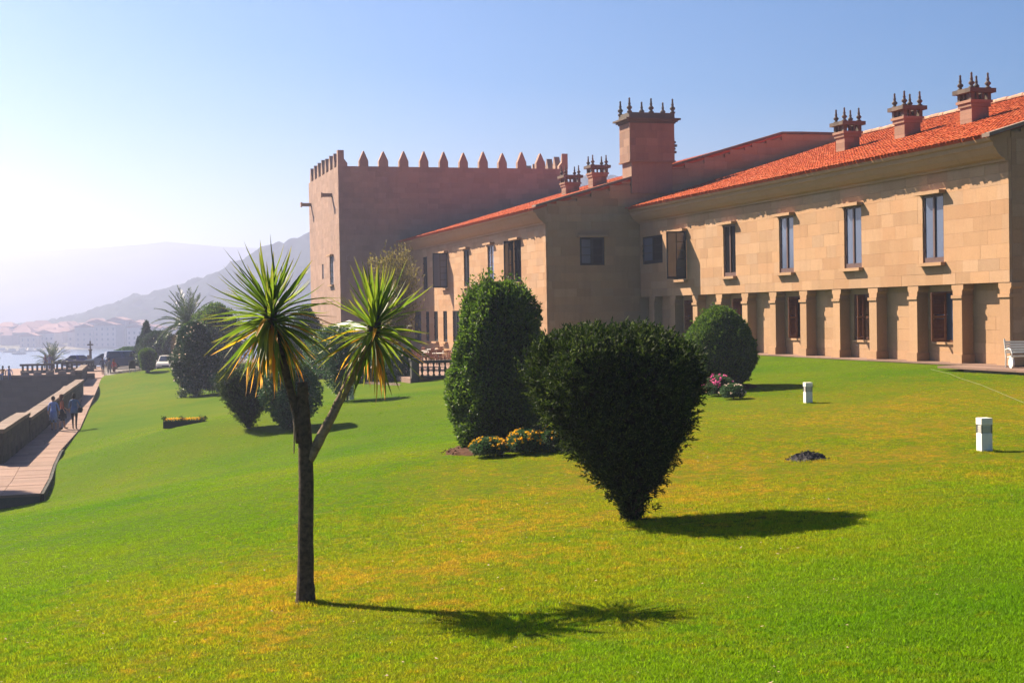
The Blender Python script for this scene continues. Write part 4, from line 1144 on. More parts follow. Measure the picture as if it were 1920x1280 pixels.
def wispy_tree():
    b = np.array([16.6, 80.0, -1.1]); p = on_y(742, 560, 84.0); b = np.array([p[0], 84.0, -1.12])
    root = thing("tamarisk_tree", "thin feathery brownish tree standing before the shaded tower side", "tree", b)
    rng = np.random.default_rng(5); mb = MB(); P = []; D = []
    for k in range(22):
        a = rng.uniform(0, 6.28); sp = rng.uniform(.25, 1.75); hgt = rng.uniform(5.0, 8.0) - .5 * sp
        e = np.array([math.cos(a) * sp, math.sin(a) * sp, hgt]); m1 = np.array([e[0] * .3, e[1] * .3, hgt * .45])
        t = np.linspace(0, 1, 9)[:, None]; c = (1 - t) ** 2 * np.array([0, 0, .3]) + 2 * t * (1 - t) * m1 + t * t * e
        mb.tube(c, np.linspace(.045, .008, 9), 5)
        for j in range(520):
            u = rng.uniform(.35, 1.0); i = min(7, int(u * 8)); q = c[i] + (c[i + 1] - c[i]) * (u * 8 - i) + rng.normal(0, .14 + .26 * (1 - abs(2 * u - 1.3)), 3); P.append(q); D.append(norm(c[i + 1] - c[i]) + rng.normal(0, .5, 3))
    mb.build("trunk", BARK, root)
    P = np.array(P); D = norm(np.array(D)); V, F = leaf_arrays(P, D, rng.uniform(.14, .30, len(P)), rng.uniform(.05, .09, len(P)), rng)
    obj("crown", np_mesh(V, F), OLIVE, root)
wispy_tree()

# --- date palm, young palm
def frond_mesh(L, n, arch, mat, ll=.45, seed=0, w=.035):
    rng = np.random.default_rng(seed); t = np.linspace(0, 1, 14); x = L * t * (1 - .18 * arch * t); z = L * (.30 * arch * t * 1.2 - arch * .75 * t ** 2.1)
    sp = np.c_[x, np.zeros(14), z]; mb = MB().tube(sp, np.linspace(.03, .008, 14), 5); V0 = np.array(mb.v); F0 = [f for f in mb.f if len(f) == 4]
    F0 = np.array([q for f in F0 for q in ((f[0], f[1], f[2]), (f[0], f[2], f[3]))])
    u = np.repeat(np.linspace(.12, 1, n), 2); sd = np.tile([-1.0, 1.0], n)
    P = np.c_[np.interp(u, t, x), np.zeros(2 * n), np.interp(u, t, z)]
    tang = norm(np.c_[np.gradient(np.interp(u, t, x)), np.zeros(2 * n), np.gradient(np.interp(u, t, z))] + 1e-6); tang = norm(np.c_[np.interp(u, t, np.gradient(x)), np.zeros(2 * n), np.interp(u, t, np.gradient(z))])
    D = norm(tang * .75 + np.c_[np.zeros(2 * n), sd * .75, np.full(2 * n, .18)] + rng.normal(0, .10, (2 * n, 3)))
    ln = ll * np.sin(np.clip(u * 1.15 + .15, 0, 1.25) * 2.35) ** .6 * rng.uniform(.85, 1.1, 2 * n); ln = np.nan_to_num(ln, nan=ll * .5)
    V, F = leaf_arrays(P, D, np.maximum(ln, .08), np.full(2 * n, w), rng, .3, .35); V, F = join_arrays([(V0, F0), (V, F)])
    me = np_mesh(V, F, "frond"); me.materials.append(mat); return me
def palm(label, base, trunk_h, tr, nf, L, elev, seed, dry=10, name="date_palm"):
    root = thing(name, label, "palm", base); rng = random.Random(seed)
    mb = MB(); hs = np.linspace(-.3, trunk_h, 14); mb.tube([(0, 0, h) for h in hs], [tr * (1 + .12 * (i % 2)) for i in range(14)], 12); mb.build("trunk", BARK, root)
    ms = [frond_mesh(L, 46, a, PALMLEAF, L * .17, k, L * .013) for k, a in enumerate((.25, .45, .7, .95))]; md = frond_mesh(L * .9, 34, 1.1, PALMDRY, L * .15, 9, L * .012)
    for i in range(nf):
        u = (i + .5) / nf; el = elev[0] + (elev[1] - elev[0]) * u + rng.uniform(-.08, .08); az = i * 2.39996 + rng.uniform(-.2, .2)
        o = bpy.data.objects.new("frond", ms[min(3, int(u * 4))]); link(o, root); o.location = (0, 0, trunk_h + .1 - .25 * u); o.rotation_euler = (0, -el, az); sc_ = rng.uniform(.88, 1.08); o.scale = (sc_,) * 3
    for i in range(dry):
        o = bpy.data.objects.new("dry_frond", md); link(o, root); o.location = (0, 0, trunk_h - .2); o.rotation_euler = (0, R(rng.uniform(15, 45)), i * 2.39996)
p = at(352, 612, 118); palm("date palm with arching blue green fronds behind the dark glossy tree", (p[0], p[1], g1(p[0], p[1])), float(p[2]) - g1(p[0], p[1]), .35, 46, 3.3, (R(80), R(-18)), 5, 14)
p = at(97, 684, 152); palm("low young palm with stiff fronds behind the bastion balustrade", (p[0], p[1], -2.95), .45, .3, 30, 2.5, (R(84), R(14)), 6, 0, "young_palm")
def conifer(label, base, h, r, seed, mat=BLUELEAF, n=9000):
    shrub("conifer", label, "tree", base, [(.2, r), (h * .3, r * .9), (h * .6, r * .6), (h * .85, r * .3), (h, .05)], mat, n, .22, .08, seed, .16, (0, 0), .7, [((0, 0, -.3), (0, 0, h * .6), .09)], 0, .2, .6, .3, .6, .4)
p = at(276, 690, 140); conifer("dark pointed conifer beside the date palm", (p[0], p[1], -2.6), 4.6, .95, 91)
p = at(262, 690, 147); conifer("small dark conifer behind the blue van", (p[0], p[1], -2.6), 3.0, .6, 93, n=4000)
p = at(300, 688, 138); shrub("broad_shrub", "broad grey green shrub spreading under the date palm", "bush", (p[0], p[1], -2.6), [(0, 1.6), (.8, 2.1), (1.8, 2.0), (2.8, 1.5), (3.6, .6)], DARKLEAF, 14000, .2, .08, 95, .14, (0, 0), .8, inner=.35)
p = at(243, 676, 158); shrub("low_hedge", "low green hedge plant beyond the blue van", "bush", (p[0], p[1], -2.6), [(0, 1.3), (.6, 1.7), (1.3, 1.4), (1.7, .5)], ROSELEAF, 7000, .16, .08, 97, .12, (0, 0), .85)
p = at(405, 640, 108); shrub("olive_tree_top", "spreading green shrub between date palm and cordyline head", "bush", (p[0], p[1], g1(p[0], p[1])), [(0, 1.0), (1, 1.9), (2.5, 2.2), (4, 1.9), (5, 1.1), (5.6, .3)], BOX, 16000, .17, .07, 99, .16, (0, 0), .75, inner=.4)
# shrubs along the tower foot and rose hedge before the terrace
for i, (px_, py_, d, h, r, lab) in enumerate(((575, 690, 100, 5.0, 1.5, "blue green conifer at the foot of the tower"), (612, 700, 92, 3.2, 1.5, "dense shrub below the white parasols"), (530, 700, 96, 3.6, 1.4, "dark green shrub on the lawn edge left of the tower"))):
    p = at(px_, py_, d); shrub("shrub", lab, "bush", (p[0], p[1], g1(p[0], p[1])), [(0, r * .8), (h * .25, r), (h * .55, r * .9), (h * .8, r * .55), (h, .1)], (BLUELEAF, ROSELEAF, BOX)[i], 9000, .16, .07, 110 + i, .15, (0, 0), .8, inner=.35)
for i, (px_, h, r, lab, fl) in enumerate(((664, 1.9, 1.1, "rose hedge plant with pale blooms next to the stone edging", PALEF), (706, 1.7, .95, "rose hedge plant with pink blooms above the stone edging", PINKF), (738, 1.9, .95, "rose hedge plant between pink roses and balustrade post", PALEF), (760, 1.75, .6, "narrow rose hedge plant touching the balustrade post", PALEF))):
    p = on_ground(px_, 717 - i * 1.5); shrub("rose_bush", lab, "bush", p, [(0, r * .7), (h * .3, r), (h * .65, r * .95), (h, r * .3)], ROSELEAF, 7500, .10, .055, 120 + i, .12, (0, 0), .8, inner=.3, flowers=(fl, 22, .10, .3))
g_ = on_ground(22, 950); hc = 3.4; L_ = hc / math.tan(SUN_EL)
tx, ty = g_[0] + SUN_H[0] * L_, g_[1] + SUN_H[1] * L_
shrub("yew_bush", "yew standing at the end of the path whose shadow falls on the grass", "bush", (tx - .25, ty, -3.02), [(0, .06), (2.0, .10), (2.3, .35), (2.8, .75), (3.3, .95), (3.7, .85), (4.0, .35)], YEW, 16000, .07, .025, 130, .10, (0, 0), .85, [((0, 0, -.6), (0, 0, 3.0), .07)], 10, .16, .5, .4, .6, .2)
p = at(277, 700, 116); shrub("tub_bush", "dark bush clipped into a bucket shape beside the white car", "bush", (p[0], p[1], g1(p[0], p[1])), [(0, .12), (.2, .14), (.25, .5), (.9, .62), (1.45, .72), (1.58, .66), (1.75, .55), (1.95, .2)], BOX, 12000, .09, .04, 132, .02, (0, 0), .9, [((0, 0, -.15), (0, 0, .5), .08)])

# ================================================================== GARDEN DETAILS
def soil_bed(label, cx, cy_, rx, ry, ang, seed, name="flower_bed"):
    rng = np.random.default_rng(seed); n = 48; rings = [0, .3, .55, .75, .9, 1.0]; V = []; c, s_ = math.cos(ang), math.sin(ang)
    wob = 1 + .06 * np.sin(np.linspace(0, 6.28, n, endpoint=False) * 3 + 1) + rng.normal(0, .025, n)
    for r in rings:
        for k in range(n):
            a = 6.2832 * k / n; u, v = rx * r * math.cos(a) * wob[k], ry * r * math.sin(a) * wob[k]; x, y = cx + u * c - v * s_, cy_ + u * s_ + v * c
            V.append((x, y, g1(x, y) + (.075 * (1 - r ** 4) + .012 + rng.uniform(0, .035) * (r < .99)) - (.05 if r == 1.0 else 0)))
    F = [(i * n + k, i * n + (k + 1) % n, (i + 1) * n + (k + 1) % n, (i + 1) * n + k) for i in range(len(rings) - 1) for k in range(n)]
    me = bpy.data.meshes.new(name); me.from_pydata(V, [], F); root = obj(name, me, SOIL); tag(root, label, "flower bed")
    m_ = 420; u = rng.uniform(0, 6.28, m_); r = np.sqrt(rng.uniform(.05, 1, m_)) * .97; P = np.c_[cx + rx * r * np.cos(u) * c - ry * r * np.sin(u) * s_, cy_ + rx * r * np.cos(u) * s_ + ry * r * np.sin(u) * c]
    P = np.c_[P, gh(P[:, 0], P[:, 1]) + .075 * (1 - r ** 4) + .03]
    Vc, Fc = leaf_arrays(P, norm(rng.normal(0, 1, (m_, 3)) * [1, 1, .4]), rng.uniform(.03, .08, m_), rng.uniform(.02, .05, m_), rng, .4)
    o = obj("soil_clods", np_mesh(Vc, Fc), SOIL, root); o["kind"] = "stuff"
    return root
f2 = np.array([FW[0], FW[1]]); f2 /= np.linalg.norm(f2)
soil_bed("bare soil bed round the egg shaped laurel", ovb[0] + .15 * CR[0] - .35 * f2[0], ovb[1] + .15 * CR[1] - .35 * f2[1], 1.42, 1.35, -YAW, 3)
soil_bed("small soil bed under the rounded clipped bush", blb[0] - .1 * CR[0] - .3 * f2[0], blb[1] - .1 * CR[1] - .3 * f2[1], 1.35, 1.2, -YAW, 4)
def flower_clump(label, px_, py_, h, r, fm, nf, seed, grp=None, fl=.05):
    b = on_ground(px_, py_); b[2] += .05
    shrub("flower_clump", label, "flowers", b, [(0, r * .7), (h * .4, r), (h * .8, r * .8), (h, r * .3)], ROSELEAF, 3200, .06, .022, seed, .12, (0, 0), .75, [((0, 0, -.06), (0, 0, h * .5), .02)], inner=.4, flowers=(fm, nf, fl, h * .35))
flower_clump("low clump of yellow marigolds at the open end of the soil bed", 918, 856, .33, .40, YELLOWF, 55, 140)
flower_clump("taller clump of yellow marigolds in the middle of the soil bed", 985, 850, .44, .42, YELLOWF, 70, 142)
flower_clump("clump of yellow marigolds half hidden behind the inverted cone yew", 1040, 845, .42, .45, YELLOWF, 60, 144)
flower_clump("clump of bright pink flowers beside the rounded clipped bush", 1347, 742, .62, .48, PINKF, 46, 146, fl=.075)
flower_clump("clump of pale orange flowers between pink flowers and soil", 1375, 748, .42, .38, PALEF, 30, 148, fl=.05)

def bollard(px_, py_, label, h=.60, r=.075):
    b = on_ground(px_, py_); root = thing("lawn_bollard", label, "lamp", b, 0, None)
    s = .105
    mb = MB().box(-s, s, -s, s, -.2, h * .55); o = mb.build("post", WHITE, root, bevel=.012)
    MB().box(-s + .012, s - .012, -s + .012, s - .012, h * .55, h * .80).build("lamp_lens", CURTAIN, root)
    mb = MB()
    for x in (-s + .012, s - .012):
        for y in (-s + .012, s - .012): mb.box(x - .012, x + .012, y - .012, y + .012, h * .55, h * .80)
    for zz in (h * .60, h * .66, h * .72): mb.box(-s + .006, s - .006, -s + .006, s - .006, zz, zz + .006)
    mb.build("corner_bars", METAL, root)
    MB().box(-s - .004, s + .004, -s - .004, s + .004, h * .80, h).build("cap", WHITE, root, bevel=.014)
    root.rotation_euler = (0, 0, R(-8))
bollard(1846, 847, "white bollard lamp standing alone on open lawn right of the ash heap", .62)
bollard(1515, 756, "white bollard lamp near the shadow of the rounded bush", .62)
bollard(659, 749, "white bollard lamp beneath the leaning cordyline branch", .62)

def heap():
    b = on_ground(1515, 862); rng = np.random.default_rng(6); n = 34; V = []; rings = np.linspace(0, 1, 9)
    for r in rings:
        for k in range(n):
            a = 6.2832 * k / n; rr = r * (1 + .12 * math.sin(3 * a + 1) + .06 * math.sin(7 * a)); x, y = .40 * rr * math.cos(a), .32 * rr * math.sin(a)
            V.append((x, y, .155 * (1 - r ** 1.5) + rng.normal(0, .014) * (r < 1) - .01))
    F = [(i * n + k, i * n + (k + 1) % n, (i + 1) * n + (k + 1) % n, (i + 1) * n + k) for i in range(len(rings) - 1) for k in range(n)]
    me = bpy.data.meshes.new("ash_heap"); me.from_pydata(V, [], F); o = obj("ash_heap", me, ASH); o.location = b; o.rotation_euler = (0, 0, -YAW); tag(o, "small dark heap of earth and ash lying on the lawn", "heap")
    m_ = 240; u = rng.uniform(0, 6.28, m_); r = rng.uniform(0, 1, m_) ** .6; P = np.c_[.42 * r * np.cos(u), .34 * r * np.sin(u), .155 * (1 - r ** 1.5) + .005]
    Vc, Fc = leaf_arrays(P, norm(rng.normal(0, 1, (m_, 3)) * [1, 1, .5]), rng.uniform(.02, .055, m_), rng.uniform(.015, .035, m_), rng, .5); k = obj("clods", np_mesh(Vc, Fc), ASH, o); k["kind"] = "stuff"
heap()
def hose():
    pts = []
    for x, y in ((1745, 693), (1782, 702), (1800, 710), (1838, 722), (1870, 735), (1900, 748), (1960, 772)):
        p = on_ground(x, y); pts.append((p[0], p[1], p[2] + .025))
    P = []
    for i in range(len(pts) - 1):
        for t in np.linspace(0, 1, 8, endpoint=False):
            x, y = [pts[i][k] * (1 - t) + pts[i + 1][k] * t for k in (0, 1)]; P.append((x, y, g1(x, y) + .02))
    tag(MB().tube(P, .0045, 5).build("garden_hose", plain("hose_plastic", (.26, .28, .14), .4, .4), None, True), "thin pale hose lying across the lawn towards the bench", "hose")
hose()
def trough():
    b = on_ground(346, 797); root = thing("flower_trough", "long low stone trough of orange and yellow flowers on the left lawn", "planter", b, -YAW + R(9))
    mb = MB().box(-.80, .80, -.16, -.11, -.1, .17).box(-.80, .80, .11, .16, -.1, .17).box(-.80, -.75, -.11, .11, -.1, .17).box(.75, .80, -.11, .11, -.1, .17); mb.build("trough", DARKWALL, root)
    MB().box(-.75, .75, -.11, .11, -.05, .14).build("soil", SOIL, root)
    rng = np.random.default_rng(4); n = 500; P = np.c_[rng.uniform(-.74, .74, n), rng.uniform(-.12, .12, n), rng.uniform(.13, .24, n)]; V, F = leaf_arrays(P, norm(rng.normal(0, .6, (n, 3)) + [0, 0, .6]), np.full(n, .07), np.full(n, .03), rng); o = obj("foliage", np_mesh(V, F), ROSELEAF, root)
    n = 420; P = np.c_[rng.uniform(-.74, .74, n), rng.uniform(-.12, .12, n), rng.uniform(.20, .28, n)]; V, F = leaf_arrays(P, norm(rng.normal(0, .6, (n, 3)) + [0, 0, .5]), np.full(n, .05), np.full(n, .04), rng); o = obj("blossoms", np_mesh(V, F), YELLOWF, root); o["kind"] = "stuff"
    for x in (-.76, -.1, .62, .76):
        n = 90; P = np.array([x, 0, .26]) + rng.normal(0, .05, (n, 3)); V, F = leaf_arrays(P, norm(rng.normal(0, 1, (n, 3))), np.full(n, .07), np.full(n, .03), rng); obj("box_knob", np_mesh(V, F), YEW, root)
trough()
def bench():
    p = on_z(1898, 681, .03); root = thing("garden_bench", "white slatted bench with wheels on the paving by the corner pillar", "bench", (30.05, p[1] * 30.05 / p[0], .03), R(-14))
    L = 1.8
    for y in (0.0,):
        for k in range(5): MB().box(.02 + k * .0, L, .50 + .03 * k, .525 + .03 * k, .50 + k * .085, .565 + k * .085).build("back_slat", WHITE, root)
        for k in range(5): MB().box(.02, L, .02 + k * .095, .10 + k * .095, .40 - .012 * k, .43 - .012 * k).build("seat_slat", WHITE, root)
    for x in (0.0, L - .05):
        mb = MB().tube([(x, .52, .30), (x, .56, .55), (x, .66, .98)], .028, 8); mb.build("back_post", WHITE, root)
        a = [(x, .10 + .34 * (1 - math.cos(t)) * .5 - .12, .06 + .55 * math.sin(t)) for t in np.linspace(0, math.pi * .85, 9)]
        MB().tube([(x, .52, .62), (x, .3, .66), (x, .08, .62), (x, .0, .5), (x, .06, .36)], .026, 8).build("arm_rest", WHITE, root)
        MB().tube([(x, .52, .4), (x, .54, .2), (x, .56, .01)], .026, 8).build("leg", WHITE, root)
        w = MB().lathe([(.17, -.03), (.19, -.03), (.19, .03), (.17, .03)], (x, .06, .19), 20, 'x'); w.lathe([(.035, -.035), (.035, .035)], (x, .06, .19), 10, 'x')
        for a in np.linspace(0, math.pi, 4)[:-1]: w.tube([(x, .06 - .175 * math.cos(a), .19 - .175 * math.sin(a)), (x, .06 + .175 * math.cos(a), .19 + .175 * math.sin(a))], .012, 6)
        w.build("wheel", WHITE, root)
bench()
# stone edging of the rose bed
ed = thing_w("bed_edging", "row of low pale edging stones in front of the rose hedge", "edging", on_ground(715, 721))
for i in range(9):
    a = on_ground(684 + i * 7.4, 719.5 + i * .35); bq = on_ground(684 + i * 7.4 + 7.0, 719.5 + i * .35 + .3)
    mb = MB(); z = min(a[2], bq[2]); nx, ny = f2 * .14
    mb.prism([(a[0], a[1]), (bq[0], bq[1]), (bq[0] + nx, bq[1] + ny), (a[0] + nx, a[1] + ny)], z - .1, z + .12 + .01 * (i % 2), 'z'); mb.build("edging_stone", COPING, ed)

# balustrade of the terrace
BAL = [(.055, 0), (.075, .02), (.075, .06), (.04, .10), (.05, .16), (.085, .28), (.08, .36), (.045, .50), (.035, .56), (.06, .60), (.06, .66)]
def balustrade():
    root = thing("stone_balustrade", "dark stone balustrade with turned balusters along the terrace edge", "balustrade", (16.42, 72.0, -1.1))
    n = 26; sp = .31
    MB().box(0, n * sp + .5, -.15, .15, -.25, .10).build("base_course", DARKWALL, root); MB().box(.36, n * sp + .5, -.16, .16, .762, .90).build("hand_rail", DARKWALL, root)
    bm = MB().lathe(BAL, seg=12).mesh("baluster"); bm.materials.append(DARKWALL); bm.polygons.foreach_set("use_smooth", np.ones(len(bm.polygons), dtype=bool))
    for k in range(n):
        o = bpy.data.objects.new("baluster", bm); link(o, root); o.location = (.55 + k * sp, 0, .10)
    mb = MB().box(-.05, .35, -.2, .2, -.3, .93).box(-.10, .40, -.25, .25, .931, 1.04); mb.build("post", DARKWALL, root)
balustrade()
# terrace furniture
CHAIRM = plain("reddish_wicker", (.22, .085, .045), .7, .3, var=.3, ns=30)
def chair_meshes():
    ms = []
    ms.append(("seat", MB().box(-.23, .23, -.22, .22, .42, .46).mesh()))
    b = MB().box(-.23, .23, .21, .25, .82, .9)
    for x in (-.2, -.07, .07, .2): b.box(x - .02, x + .02, .215, .245, .46, .82)
    ms.append(("backrest", b.mesh()))
    for x in (-.2, .2):
        for y in (-.19, .19): ms.append(("leg", MB().tube([(x, y, .42), (x * 1.1, y * 1.1, 0)], .02, 6).mesh()))
    for _, m_ in ms: m_.materials.append(CHAIRM)
    return ms
CH = chair_meshes()
def table(x, y, label, grp):
    root = thing("terrace_table", label, "table", (x, y, -1.1), 0, grp)
    MB().lathe([(.42, .70), (.45, .71), (.45, .74), (.43, .745)], seg=20).build("table_top", CANVAS, root); MB().lathe([(.03, .05), (.03, .70)], seg=8).build("leg", METAL, root); MB().lathe([(.22, 0), (.22, .02), (.06, .05)], seg=14).build("base", METAL, root)
rc = random.Random(8)
for i, (px_, d) in enumerate(((806, 96), (822, 93), (838, 97), (812, 104), (832, 105), (792, 100))):
    p = at(px_, 660, d)
    if p[0] > 25.0: continue
    table(p[0], p[1], "round terrace table behind the balustrade among reddish chairs", "tables on the terrace")
    for k in range(4):
        a = k * 1.5708 + rc.uniform(-.3, .3) + .6; root = thing("terrace_chair", "reddish brown chair drawn up to a terrace table", "chair", (p[0] + .62 * math.cos(a), p[1] + .62 * math.sin(a), -1.1), a - math.pi / 2, "chairs on the terrace")
        for nm, me in CH: link(bpy.data.objects.new(nm, me), root)
def parasol(px_, py_, d, label, r=1.7):
    p = at(px_, py_, d); h = float(p[2]) + 1.1; root = thing("parasol", label, "parasol", (p[0], p[1], -1.1))
    MB().lathe([(.03, 0), (.03, h)], seg=8).build("pole", METAL, root); MB().lathe([(.28, 0), (.28, .08), (.05, .12)], seg=14).build("base", GRANITE, root)
    mb = MB(); n = 8; ring = [(r * math.cos(6.2832 * k / n + .2), r * math.sin(6.2832 * k / n + .2), h - .62) for k in range(n)]
    vs_ = [(0, 0, h)] + ring + [(x, y, z - .16) for x, y, z in ring]; fs = [(0, 1 + k, 1 + (k + 1) % n) for k in range(n)] + [(1 + k, 1 + n + k, 1 + n + (k + 1) % n, 1 + (k + 1) % n) for k in range(n)]
    mb.add(vs_, fs); c = mb.build("canopy", CANVAS, root); sd = c.modifiers.new("t", 'SOLIDIFY'); sd.thickness = .012
    rb = MB()
    for x, y, z in ring: rb.tube([(0, 0, h - .02), (x, y, z - .02)], .012, 5)
    rb.build("ribs", METAL, root)
parasol(655, 600, 92, "white parasol on the terrace nearest the lit tower face", 2.1)
parasol(738, 600, 90, "white parasol on the terrace nearest the rear wing", 1.3)

# ================================================================== WALLS OF THE RAMPART
def rampart(label, ys, xin, top, t=.46, seed=0, name="parapet_wall"):
    """parapet left of the path; xin(y) gives its inner face"""
    y0, y1 = ys; root = thing_w(name, label, "wall", ((xin(y0) + xin(y1)) / 2 - t / 2, (y0 + y1) / 2, -3.0))
    rng = random.Random(seed); body = MB()
    def quad(mb, a, b, x_off0, x_off1, z0, z1):
        xa, xb = xin(a), xin(b)
        mb.add([(xa - x_off1, a, z0), (xa - x_off0, a, z0), (xb - x_off0, b, z0), (xb - x_off1, b, z0), (xa - x_off1, a, z1), (xa - x_off0, a, z1), (xb - x_off0, b, z1), (xb - x_off1, b, z1)],
               [(3, 2, 1, 0), (4, 5, 6, 7), (0, 1, 5, 4), (1, 2, 6, 5), (2, 3, 7, 6), (3, 0, 4, 7)])
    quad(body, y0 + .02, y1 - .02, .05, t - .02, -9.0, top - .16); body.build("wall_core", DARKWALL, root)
    bl = MB()
    for z0, z1 in courses([-3.0, top - .15], .30):
        y = y0
        while y < y1 - .05:
            l = min(rng.uniform(.45, .95), y1 - y); l = l if y1 - y - l > .25 else y1 - y; quad(bl, y + .006, y + l - .006, rng.uniform(-.012, .012), .12, z0 + .005, z1 - .005); y += l
    o = bl.build("stone_courses", DARKWALL, root); o["kind"] = "stuff"
    y = y0 - .05
    while y < y1:
        l = min(rng.uniform(.9, 1.4), y1 + .05 - y); l = l if y1 - y - l > .4 else y1 + .05 - y
        c = MB(); quad(c, y + .006, y + l - .006, -.06, t + .05, top - .15, top + rng.uniform(-.008, .008)); c.build("coping_stone", COPING, root); y += l
xi1 = lambda y: float(np.interp(y, [53.6, 64.7], [-2.86, -2.17])); xi2 = lambda y: float(np.interp(y, [64.5, 104], [-2.14, .20])); xi3 = lambda y: float(np.interp(y, [110, 131], [-.25, .55]))
rampart("near stretch of dark stone parapet with worn coping beside the path", (55.0, 64.7), xi1, -1.72, seed=1)
rampart("long middle stretch of parapet stepping down beside the three walkers", (64.75, 103.5), xi2, -1.93, seed=2)
rampart("far stretch of parapet beyond the opening in the path wall", (117.5, 131.3), xi3, -1.75, seed=3)
def bastion():
    root = thing_w("bastion_wall", "dark shaded bastion wall below the terrace with balustrade", "wall", (-20, 131.4, -9))
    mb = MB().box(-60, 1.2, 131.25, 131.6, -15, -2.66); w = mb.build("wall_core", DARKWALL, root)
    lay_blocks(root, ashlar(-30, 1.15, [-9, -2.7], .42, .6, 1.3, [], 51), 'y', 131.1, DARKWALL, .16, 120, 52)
    x = -30.0; rng = random.Random(9)
    while x < 1.0:
        l = rng.uniform(1.0, 1.5); MB().box(x, min(x + l - .012, 1.2), 131.02, 131.75, -2.66, -2.5 + rng.uniform(-.01, .01)).build("coping_stone", COPING, root); x += l
bastion()
def pierced(label, x0, x1, y, zt, name="pierced_parapet"):
    root = thing_w(name, label, "balustrade", ((x0 + x1) / 2, y, -2.95)); h = zt + 2.95
    MB().box(x0, x1, y - .15, y + .15, -2.95, -2.95 + h * .3).build("base_course", DARKWALL, root); MB().box(x0 - .05, x1 + .05, y - .2, y + .2, zt - h * .22, zt).build("hand_rail", DARKWALL, root)
    n = int((x1 - x0) / .42)
    me = MB().box(-.10, .10, -.12, .12, -2.95 + h * .3, zt - h * .22).mesh("upright"); me.materials.append(DARKWALL)
    for k in range(n):
        o = bpy.data.objects.new("upright", me); link(o, root); o.location = (x0 + (k + .5) * (x1 - x0) / n, y, 0)
pa, pb, pc = at(38, 690, 140), at(101, 690, 140), at(176, 690, 143)
pierced("low pierced stone parapet with dark openings seaward of the bastion", pa[0], pb[0], pa[1], -2.02)
pierced("slightly higher pierced parapet in front of the young palm", pb[0] + .05, pc[0], pc[1] - .5, -1.88)
for i in range(5):
    p = at(52 + i * 22, 698, 131); MB_ = MB().box(-.35, .35, -.2, .2, 0, .12).box(-.28, .28, -.15, .15, .121, .26); o = MB_.build("merlon_stone", COPING); o.location = (p[0], 131.42, -2.5); tag(o, "small weathered stone block standing on the bastion coping", "stone", "stones on the bastion coping")
p = at(-14, 690, 128)
tw = thing_w("sentry_box", "dark stone sentry box at the end of the bastion wall", "turret", (p[0], 130.6, -2.6)); xx = float(at(5, 670, 131)[0])
MB().box(xx - 1.9, xx, 131.8, 133.7, -2.95, -1.05).build("wall", DARKWALL, tw); MB().add([(xx - 2.0, 131.7, -1.05), (xx + .1, 131.7, -1.05), (xx + .1, 133.8, -1.05), (xx - 2.0, 133.8, -1.05), (xx - .95, 132.75, -.1)], [(0, 1, 4), (1, 2, 4), (2, 3, 4), (3, 0, 4), (3, 2, 1, 0)]).build("roof", DARKWALL, tw)
# carved wayside column
p = at(170, 687, 150); cx = thing("stone_cross_column", "slender dark stone column with a crosspiece standing against the water", "monument", (p[0], p[1], -2.95))
MB().box(-.55, .55, -.55, .55, 0, .25).box(-.4, .4, -.4, .4, .251, .45).build("steps", GRANITE, cx); MB().lathe([(.17, .45), (.15, .6), (.13, 1.9), (.2, 1.95), (.22, 2.05), (.14, 2.1)], seg=10).build("shaft", GRANITE, cx)
MB().box(-.08, .08, -.07, .07, 2.1, 2.95).box(-.32, .32, -.06, .06, 2.48, 2.62).build("cross", GRANITE, cx)
p = at(166, 687, 149); o = MB().box(-.11, .11, -.11, .11, 0, 1.35).box(-.14, .14, -.14, .14, 1.351, 1.48).build("stone_post", GRANITE); o.location = (p[0], p[1], -2.95); tag(o, "short square stone post next to the cross column", "post")
# low retaining step between path and upper grass, dark bin
a, bq = on_z(207, 708, -2.95), at(268, 699, 122)
st = thing_w("retaining_edge", "low dark stone edging rising from the path to the upper grass", "edging", (a[0], a[1], -3.0)); n = 8
for k in range(n):
    q0 = a + (bq - a) * k / n; q1 = a + (bq - a) * (k + .96) / n; zt = max(g1(q0[0], q0[1]), g1(q1[0], q1[1])) + .16
    MB().prism([(q0[0], q0[1]), (q1[0], q1[1]), (q1[0] + .05, q1[1] + .4), (q0[0] + .05, q0[1] + .4)], zt - .8, zt, 'z').build("edging_stone", GRANITE, st)
p = at(248, 701, 119); z = g1(p[0], p[1]); bn = thing("litter_bin", "small dark litter bin on legs between the walkers and the bucket shaped bush", "bin", (p[0], p[1], z))
MB().box(-.28, .28, -.22, .22, .35, .95).build("bin_body", RUBBER, bn, bevel=.03); MB().box(-.31, .31, -.25, .25, .951, 1.02).build("lid", RUBBER, bn)
for x in (-.22, .22): MB().box(x - .025, x + .025, -.2, .2, -.05, .35).build("leg", METAL, bn)

